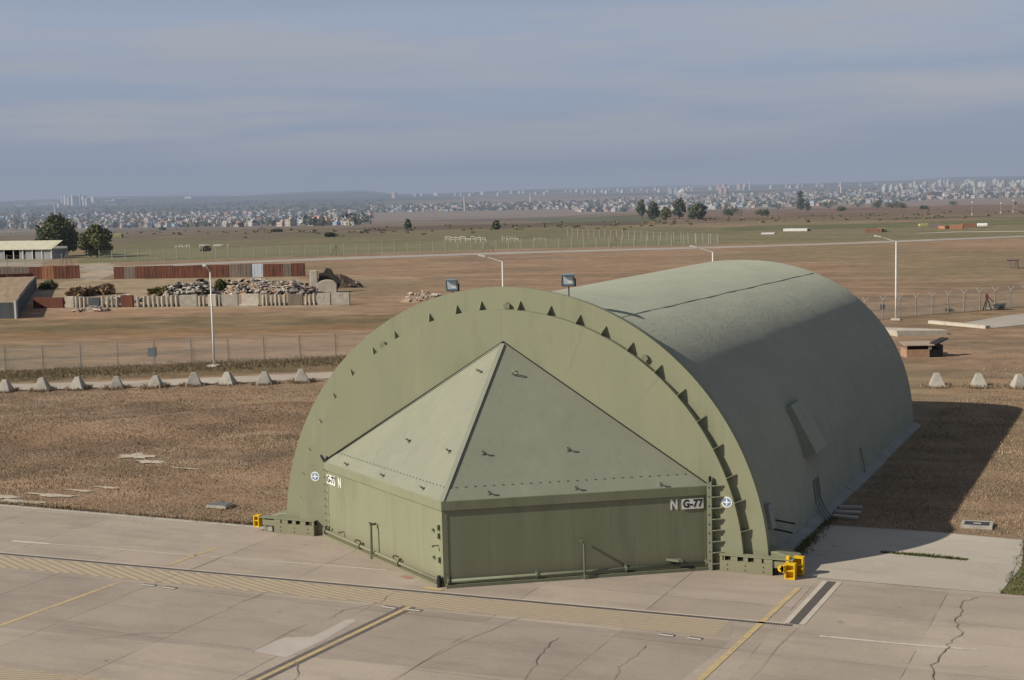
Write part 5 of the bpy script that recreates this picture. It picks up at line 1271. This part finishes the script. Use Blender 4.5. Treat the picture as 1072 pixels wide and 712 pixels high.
TW = [TM('town_white', (.54, .51, .46)), TM('town_cream', (.43, .37, .29)), TM('town_grey', (.42, .42, .42)), TM('town_pink', (.58, .40, .33)), TM('town_blue', (.36, .46, .58)), TM('town_tan', (.44, .35, .26)), TM('town_orange', (.62, .33, .18)), TM('town_lime', (.52, .56, .40))]
TWN = ['white', 'cream', 'grey', 'pink', 'pale blue', 'tan', 'orange', 'pale green']
ROOF_R = TM('tile_red', (.33, .165, .12)); ROOF_G = TM('roof_grey', (.34, .32, .30)); MAROON = TM('maroon_sheet', (.10, .045, .045))
bigbox(974, 988, 207.3, 5.2, MAROON, 'maroon warehouse at the edge of the town at right', roof=MAROON)
bigbox(989, 994, 207.2, 5, TW[0], 'white shed end beside the maroon warehouse', roof=ROOF_G)
bigbox(110, 121, 214.3, 3.8, TW[0], 'white long hall on the left hillside', roof=TW[0]); bigbox(119, 133, 213.3, 5.0, TW[1], 'cream long block on the left hillside', roof=ROOF_G); bigbox(37, 60, 214.6, 2.6, TW[2], 'long grey hall on the far left hillside', roof=TW[2]); bigbox(14, 26, 216.5, 2.6, TW[0], 'low white hall at the far left', roof=ROOF_R)
bigbox(200, 222, 208.8, 3.0, TW[0], 'white flat building on the crest of the left hill', roof=TW[0])
bigbox(475, 492, 220.5, 3.0, TW[6], 'orange brick school block beside the white minaret', roof=TW[6])
bigbox(151, 163, 237.5, 4.5, TM('bright_blue', (.20, .42, .62)), 'bright blue block at the near edge of the town', roof=TW[2], depth=14)
# landmarks
def minaret(x, yb, hp, lab):
    p = G(x, yb); h = px2m(p, hp); r = px2m(p, .95); t = empty('minaret', p, lab, 'minaret', 'minarets over the town')
    m = MB(); m.tube([(0, 0, -2), (0, 0, h*.15), (0, 0, h*.68)], [r*1.25, r, r*.85], 10); m.tube([(0, 0, h*.71), (0, 0, h*.86)], [r*.7, r*.6], 10); m.build('shaft', TW[0], t)
    m = MB(); m.tube([(0, 0, h*.66), (0, 0, h*.69), (0, 0, h*.715)], [r*.9, r*1.6, r*1.6], 12); m.build('balcony', TW[0], t)
    m = MB(); m.tube([(0, 0, h*.86), (0, 0, h)], [r*.75, r*.05], 10); m.build('spire', ROOF_G, t)
minaret(486.5, 221, 19, 'white minaret standing out of the middle of the town'); minaret(555.5, 214.5, 14, 'thin pale minaret right of the middle of the town'); minaret(880.5, 203, 13.5, 'pale minaret over the right part of the town'); minaret(1020, 205.5, 16, 'minaret rising before the apartment ridge at right'); minaret(58.5, 232, 21, 'slim white minaret behind the large dark tree'); minaret(785, 198.5, 12, 'faint thin minaret on the skyline near the pink blocks')
def dome(x, yb, rp, lab):
    p = G(x, yb); r = px2m(p, rp); t = empty('domed_mosque', p, lab, 'mosque', 'domed mosques in the town')
    m = MB(); m.box((0, 0, r*.25), (r*2.3, r*2.3, r*.9)); m.build('wall', TW[1], t)
    m = MB(); pr = [(r*math.cos(a), r*math.sin(a)) for a in np.linspace(0, PI/2*.97, 9)]; m.tube([(0, 0, r*.7+z*.95) for _, z in pr], [q_ for q_, _ in pr], 24); m.build('dome', TW[0], t, smooth=True)
dome(714.5, 205.5, 4.8, 'mosque with large white dome above the far tree row'); dome(494, 219.5, 2.6, 'small pale domed mosque beside the white minaret')

# houses of the town
def house_mesh(kind, wi, seed):
    rg = random.Random(seed); m = MB()
    L, D, H = rg.uniform(6, 9.5), rg.uniform(6, 8), rg.choice([3.4, 3.6, 3.6, 6.2, 6.4])
    m.box((0, 0, H/2-2), (L, D, H+4))
    nf = max(1, int(H/3))
    for f in range(nf):
        for side, (ln, ax) in enumerate(((L, 0), (D, 1))):
            nW = 3 if ln > 8 else 2
            for k in range(nW):
                u = -ln/2+ln*(k+.5)/nW; z = 1.7+f*3
                for s_ in (-1, 1):
                    if ax == 0: m.box((u, s_*(D/2+.03), z), (1.3, .12, 1.4), mi=2)
                    else: m.box((s_*(L/2+.03), u, z), (.12, 1.3, 1.4), mi=2)
    if kind == 'gable':
        m.prism([(-L/2-.5, -D/2-.5, H+.02), (-L/2-.5, 0, H+2.0), (-L/2-.5, D/2+.5, H+.02)], (L+1.0, 0, 0), 1)
    else:
        m.box((0, 0, H+.12), (L+.5, D+.5, .22), mi=1); m.box((rg.uniform(-2, 2), rg.uniform(-1.5, 1.5), H+1.2), (2.6, 2.6, 2.0)); m.tube([(-L*.3, D*.2, H+.2), (-L*.3, D*.2, H+1.5)], .7, 8, 3)
    return m
protos = []
for k in range(20):
    wi = [0, 1, 0, 2, 3, 4, 5, 0, 6, 1, 0, 2, 3, 5, 7, 0, 1, 4, 0, 2][k]; kind = 'gable' if k % 4 == 3 else 'flat'
    protos.append((house_mesh(kind, wi, 300+k), [TW[wi], ROOF_R if kind == 'gable' else ROOF_G, MT['town_dark'], TW[0]], TWN[wi], kind))
ppix = []
rg = random.Random(99)
def lowedge(x): return float(np.interp(x, [-20, 60, 150, 385, 390, 440, 600, 605, 700, 850, 960, 1000, 1100], [240, 239, 238.5, 236, 222.5, 221.5, 219, 222, 221, 215.5, 210.5, 208, 206]))
def topedge(x): return float(np.interp(x, [-20, 150, 300, 385, 390, 600, 605, 650, 700, 800, 900, 1100], [226, 224, 222, 221, 217, 213, 213, 210, 206, 203, 200, 197]))
for _ in range(1900):
    x = rg.uniform(-8, 1082)
    if 388 < x < 600 and rg.random() < .35: continue
    f = rg.random()**1.15; y = lowedge(x)*(1-f)+topedge(x)*f
    ppix.append((x, y))
ppix.sort(key=lambda q_: -q_[1]-(q_[0]-536)*.0252)
def place(x):
    for a, b, s_ in ((-99, 70, 'behind the large dark tree at left'), (70, 150, 'behind the round green tree'), (150, 230, 'around the bright blue block'), (230, 310, 'above the green field left of the town bend'), (310, 390, 'at the near left end of the town'), (390, 470, 'left of the white minaret'), (470, 540, 'around the white minaret'), (540, 610, 'below the thin pale minaret'), (610, 665, 'left of the far tree row'), (665, 745, 'behind the far tree row'), (745, 830, 'left of the tall cypress'), (830, 900, 'behind the tall cypress'), (900, 970, 'left of the maroon warehouse'), (970, 1200, 'right of the maroon warehouse')):
        if a <= x < b: return s_
pos_h = [(G(*q_), q_) for q_ in ppix]
hid = [None]*len(protos); seenproto = {}
restm = MB(); RESTM = TW+[ROOF_R, ROOF_G, MT['town_dark']]
cnt = 0; used = []
for p, (x, y) in pos_h:
    if any((p.x-u.x)**2+(p.y-u.y)**2 < 60 for u in used[-160:]): continue
    used.append(p)
    k = rg.randrange(len(protos)); mb, mats, cn, kind = protos[k]; a = rg.uniform(-.45, .45)-.2
    if cnt < 296:
        if k not in seenproto:
            o = mb.build('town_house', mats); seenproto[k] = o
        else: o = seenproto[k].copy(); COL.objects.link(o)
        o.location = p; o.rotation_euler = (0, 0, a); s_ = rg.uniform(.62, .92); o.scale = (s_, s_, s_)
        tag(o, '%s %s town house %s' % (cn, 'red-roofed' if kind == 'gable' else 'flat-roofed', place(x)), 'house', 'houses of the far town')
        cnt += 1
    else:
        wi = TWN.index(cn); H = rg.choice([2.6, 3, 3.2, 4.8, 5.4]); L = rg.uniform(4.5, 8); D = rg.uniform(5, 8)
        restm.box((p.x, p.y, p.z+H/2-2), (L, D, H+4), a, wi)
        restm.box((p.x, p.y, p.z+H+.15), (L+.4, D+.4, .3), a, 8 if kind == 'gable' else 9)
        restm.box((p.x, p.y, p.z+H*.55), (L*.8, D+.15, H*.22), a, 10)
o = restm.build('town_houses_beyond', RESTM); tag(o, 'dense mass of small pale houses filling the back of the far town', 'houses', None, 'stuff')
# trees among the houses: one uncountable mass
rgn = np.random.default_rng(5); cs, rs = [], []
for _ in range(1500):
    x = rg.uniform(-8, 1082); f = rg.random(); y = (lowedge(x)+.5)*(1-f)+(topedge(x)-1.0)*f
    p = G(x, y); r = rg.uniform(2.0, 5.5); cs.append((p.x, p.y, p.z+r*.8)); rs.append(r)
for _ in range(420):      # wooded slope behind the left part of the town
    x = rg.uniform(-8, 400); y = rg.uniform(float(np.interp(x, [0, 400], [213, 210])), float(np.interp(x, [0, 400], [226, 221])))
    p = G(x, y); r = rg.uniform(3, 6); cs.append((p.x, p.y, p.z+r*.7)); rs.append(r)
V = leaves_arrays(cs, rs, 32000, 3.0, rgn, .8)
o = bpy.data.objects.new('town_greenery', quads_mesh('town_greenery', V, [MT['leaf_grey'], MT['leaf_dark']], rgn.random(32000) < .4)); COL.objects.link(o)
tag(o, 'dark green garden trees scattered between the houses of the far town', 'trees', None, 'stuff')
# scrub in the fields before the town
cs, rs = [], []
for _ in range(240):
    x = rg.uniform(-10, 1085); b0 = float(np.interp(x, [0, 380, 660, 760, 1072], [243, 243, 235, 231, 222])); y = b0+rg.gauss(0, 2.0)
    p = G(x, y); r = rg.uniform(.4, 1.0); cs.append((p.x, p.y, p.z+r*.3)); rs.append(r)
V = leaves_arrays(cs, rs, 7000, .5, rgn, .45)
o = bpy.data.objects.new('field_scrub', quads_mesh('field_scrub', V, [MT['scrubgrass'], MT['leaf_olive']], rgn.random(7000) < .5)); COL.objects.link(o)
tag(o, 'brown green scrub scattered over the fields before the town', 'scrub', None, 'stuff')
# apartment blocks on the ridges
def block_mesh(fl, L, D, seed):
    m = MB(); H = fl*3.0; m.box((0, 0, H/2-3), (L, D, H+6)); m.box((0, 0, H+1.2), (L*.35, D*.5, 2.4))
    for f in range(fl):
        z = 1.7+3*f
        for k in range(int(L/4)):
            u = -L/2+4*(k+.5)
            for s_ in (-1, 1): m.box((u, s_*(D/2+.03), z), (2.3, .12, 1.5), mi=1)
        for k in range(int(D/4)):
            u = -D/2+4*(k+.5)
            for s_ in (-1, 1): m.box((s_*(L/2+.03), u, z), (.12, 2.3, 1.5), mi=1)
    return m
bp = {}
APC = [TM('apt_white', (.70, .68, .62)), TM('apt_pale', (.60, .56, .47)), TM('apt_cream', (.55, .49, .39)), TW[3], TW[2]]; APN = ['white', 'cream', 'pale yellow', 'pink', 'grey']
def apartment(x, yb, hp, wp, ci, lab):
    p = G(x, yb); h = px2m(p, hp); L = px2m(p, wp); fl = max(3, round(h/3)); key = (fl, round(L/4), ci)
    if key not in bp: o = block_mesh(fl, max(8, round(L/4)*4), 14, 1).build('apartment_block', [APC[ci], MT['town_dark']]); bp[key] = o
    else: o = bp[key].copy(); COL.objects.link(o)
    o.location = p; o.rotation_euler = (0, 0, -.15+rg.uniform(-.2, .2)); tag(o, '%s apartment block %s' % (APN[ci], lab), 'apartment block', 'apartment blocks on the skyline')
for x in (66, 69.5, 73, 77, 80.5, 84, 88.5, 92): apartment(x, 215.5+rg.uniform(-.8, .5), rg.uniform(8, 10.5), rg.uniform(2.5, 3.6), rg.choice([0, 1, 2]), 'in the tall cluster on the left hill')
apartment(98, 212.5, 6.5, 4, 0, 'just right of the tall cluster on the left hill'); apartment(63, 217.5, 4.5, 3, 1, 'at the foot of the tall cluster on the left hill')
apartment(413, 207.5, 6, 3.2, 3, 'standing alone on the middle of the skyline')
for x in (702, 708, 755, 760): apartment(x, 203, 6, 4, 4 if x < 720 else 3, 'beside the white dome' if x < 720 else 'on the skyline left of the thin minaret')
for x in (752, 758, 774, 780): apartment(x, 198.6, 6, 4, 3, 'in the pink group on the skyline')
for x in [c_+rg.gauss(0, 4.5) for c_ in (927, 938, 953, 966, 981, 992, 1007, 1018, 1030, 1044, 1058, 1072) for _ in range(4)]:
    apartment(x+rg.uniform(-1, 1), float(np.interp(x, [923, 1000, 1082], [197.5, 194, 193.5]))+rg.uniform(-.5, 4), rg.uniform(2.6, 6), rg.uniform(1.8, 3.4), rg.choice([0, 1, 2, 2, 1]), 'on the ridge left of the maroon warehouse' if x < 972 else ('on the ridge above the maroon warehouse' if x < 1008 else 'on the ridge right of the maroon warehouse'))
for x in [c_+rg.gauss(0, 3) for c_ in (983, 990, 1012, 1022, 1041, 1062, 1074) for _ in range(3)]: apartment(x+rg.uniform(-2, 2), 192+rg.uniform(-.6, .6), rg.uniform(2.4, 4), rg.uniform(1.8, 3), rg.choice([0, 1, 2]), 'high on the skyline at far right')
for _ in range(64):
    x = rg.uniform(430, 925); y = float(np.interp(x, [430, 700, 930], [206.0, 199.5, 194.5]))+rg.uniform(-1.2, 1.6)
    apartment(x, y, rg.uniform(.8, 2.3), rg.uniform(1.2, 3.4), rg.choice([0, 1, 3, 4]), 'faint on the skyline ' + ('left of the thin minaret' if x < 556 else ('left of the white dome' if x < 714 else 'right of the white dome')))

# ------------------------------------------------------------------ grass
BANDS = [(((0, 472), (340, 430)), 1.5, 1.3, 1), (((0, 445), (345, 412)), .9, .8, 1), (((0, 492), (330, 452)), 1.0, .75, 2), (((0, 425), (345, 402)), 1.2, .75, 0), (((0, 508), (300, 490)), .7, .6, 1)]  # first band paints the shaded bank slope as dark straw
def grass(name, n, region, mats, lab, hr=(.05, .13), wr=(.02, .045), seed=1, weights=None, patchy=False):
    rg = np.random.default_rng(seed); out = []; got = 0
    xs, ys = [], []
    while got < n:
        X, Y = region(rg, n); xs.append(X); ys.append(Y); got += len(X)
    X = np.concatenate(xs)[:n]; Y = np.concatenate(ys)[:n]; Z = terrain(X, Y)-.01
    a = rg.random(n)*2*PI; h = rg.uniform(*hr, n); w_ = rg.uniform(*wr, n)
    lean = rg.normal(size=(n, 2))*h[:, None]*.55
    clump = vnoise(X*.55+50, Y*.55+50, 31); h = h*(.6+.9*clump)
    dx, dy = np.cos(a)*w_/2, np.sin(a)*w_/2
    P0 = np.stack([X-dx, Y-dy, Z], 1); P1 = np.stack([X+dx, Y+dy, Z], 1)
    P2_ = np.stack([X+lean[:, 0]+dx*.3, Y+lean[:, 1]+dy*.3, Z+h], 1); P3 = np.stack([X+lean[:, 0]-dx*.3, Y+lean[:, 1]-dy*.3, Z+h], 1)
    V = np.stack([P0, P1, P2_, P3], 1)
    mi = rg.choice(len(mats), n, p=weights)
    if patchy:
        m1 = vnoise(X*.09+40, Y*.20+40, 61); m2 = vnoise(X*.16+90, Y*.22+10, 62); m3 = vnoise(X*.30+20, Y*.55+70, 63); u = rg.random(n)
        mi[u < .85*smooth(.50, .68, m1)] = 1
        mi[(u > .35) & (rg.random(n) < .7*smooth(.55, .75, m2))] = 2
        mi[rg.random(n) < .8*smooth(.56, .72, m3)] = 3
        for (a_, b_), wd_, k_, c_ in BANDS:
            A1, B1 = G(*a_), G(*b_); d_ = (B1-A1).normalized(); dd_ = (X-A1.x)*(-d_.y)+(Y-A1.y)*d_.x+(vnoise(X*.25+20, Y*.25+20, 77)-.5)*wd_*1.2
            hit = rg.random(n) < k_*np.exp(-(dd_/wd_)**2)*(.4+.6*vnoise(X*.9+30, Y*.9+30, 78)); mi[hit] = c_
    o = bpy.data.objects.new(name, quads_mesh(name, V, [MT[k] for k in mats], mi)); COL.objects.link(o)
    return tag(o, lab, 'grass', None, 'stuff')
def reg_left(rg, n):
    X = rg.uniform(-52, -8.4, n); Y = rg.uniform(.25, 40, n)
    k = (Y < 33.5+(X+32)*.47-.8) & (rg.random(n) < np.clip(1.15-np.hypot(X-CX, Y-CY)/140, .15, 1))
    return X[k], Y[k]
grass('dry_grass', 130000, reg_left, ['straw', 'straw_dark', 'scrubgrass', 'straw_pale'], 'short dry brown grass on the bank left of the shelter', hr=(.02, .085), seed=2, weights=[.60, .24, .08, .08], patchy=True)
def reg_right(rg, n):
    X = rg.uniform(8.75, 30, n); Y = rg.uniform(6.7, 62, n)
    k = (rg.random(n) < np.clip(1.2-np.hypot(X-CX, Y-CY)/110, .15, 1)*np.clip((60-Y)/30, 0, 1)*np.clip((30-X)/8, 0, 1)) & ~((X < 9.0) & (Y < 28)); return X[k], Y[k]
grass('dry_grass', 65000, reg_right, ['straw', 'straw_dark', 'scrubgrass', 'straw_pale'], 'short dry brown grass right of the shelter, partly in its shadow', hr=(.02, .085), seed=3, weights=[.58, .25, .09, .08], patchy=True)
def reg_green(rg, n):
    X = rg.uniform(15.1, 22, n); Y = rg.uniform(-.2, 6.4, n); k = X > 15.1+.25*np.sin(Y*3); return X[k], Y[k]
grass('green_grass', 9000, reg_green, ['green_grass', 'leaf_shrub', 'straw'], 'green grass patch at the edge of the pale pavement at right', hr=(.03, .10), seed=4, weights=[.68, .24, .08])
def reg_joint(rg, n):
    t = rg.random(n); X = 11.2+t*2.6; Y = 3.35-t*.15+rg.normal(size=n)*.05; return X, Y
grass('joint_grass', 1500, reg_joint, ['green_grass', 'leaf_shrub'], 'thin line of weeds growing in the joint of the pale pavement', hr=(.03, .09), seed=5)
def reg_foot(rg, n):
    Y = .8+rg.random(n)**1.5*7; X = 8.66+np.abs(rg.normal(size=n))*.16; return X, Y
grass('footing_weeds', 2600, reg_foot, ['leaf_dark', 'green_grass', 'straw_dark'], 'dark weeds along the footing at the right side of the shelter', hr=(.03, .12), seed=6)
fa_, fb_ = G(-60, 394), G(395, 373.5)
def reg_fence(rg, n):
    t = rg.random(n); o = rg.normal(size=n)*1.5-1.3; d = fb_-fa_; L = math.hypot(d.x, d.y); nx, ny = -d.y/L, d.x/L
    return fa_.x+d.x*t+nx*o, fa_.y+d.y*t+ny*o
grass('fence_weeds', 30000, reg_fence, ['scrubgrass', 'straw_dark', 'leaf_shrub'], 'strip of rough brown green weeds along the left fence', hr=(.03, .13), wr=(.03, .07), seed=7, weights=[.6, .34, .06])

def reg_edge(rg, n):
    X = rg.uniform(-40, -8.9, n); w_ = vnoise(X*1.3+60, X*0+3.5, 71); Y = .28-rg.random(n)**2*.30*smooth(.35, .75, w_)+rg.random(n)*.25; return X, Y
grass('verge_grass', 9000, reg_edge, ['straw', 'straw_dark', 'scrubgrass'], 'ragged dry grass creeping over the left edge of the apron', hr=(.03, .12), seed=8, weights=[.5, .25, .25])
teeth = [o.location for o in bpy.data.objects if o.name.startswith('concrete_block')]
def reg_teeth(rg, n):
    k = rg.integers(0, len(teeth), n); a = rg.random(n)*2*PI; r = .50+np.abs(rg.normal(size=n))*.16
    return np.array([teeth[i].x for i in k])+np.cos(a)*r*1.1, np.array([teeth[i].y for i in k])+np.sin(a)*r*1.1
grass('block_weeds', 6000, reg_teeth, ['straw', 'straw_dark', 'scrubgrass'], 'dry weeds growing round the feet of the pyramid blocks', hr=(.05, .22), wr=(.03, .06), seed=9, weights=[.4, .3, .3])

# ------------------------------------------------------------------ render settings
S.render.engine = 'CYCLES'
S.cycles.use_denoising = True
try: S.cycles.denoiser = 'OPENIMAGEDENOISE'
except Exception: pass
S.cycles.max_bounces = 5; S.cycles.diffuse_bounces = 3; S.cycles.glossy_bounces = 2; S.cycles.transparent_max_bounces = 8
S.view_settings.view_transform = 'Standard'; S.view_settings.look = 'None'; S.view_settings.exposure = 0; S.view_settings.gamma = 1
S.render.resolution_x, S.render.resolution_y = 1024, 680
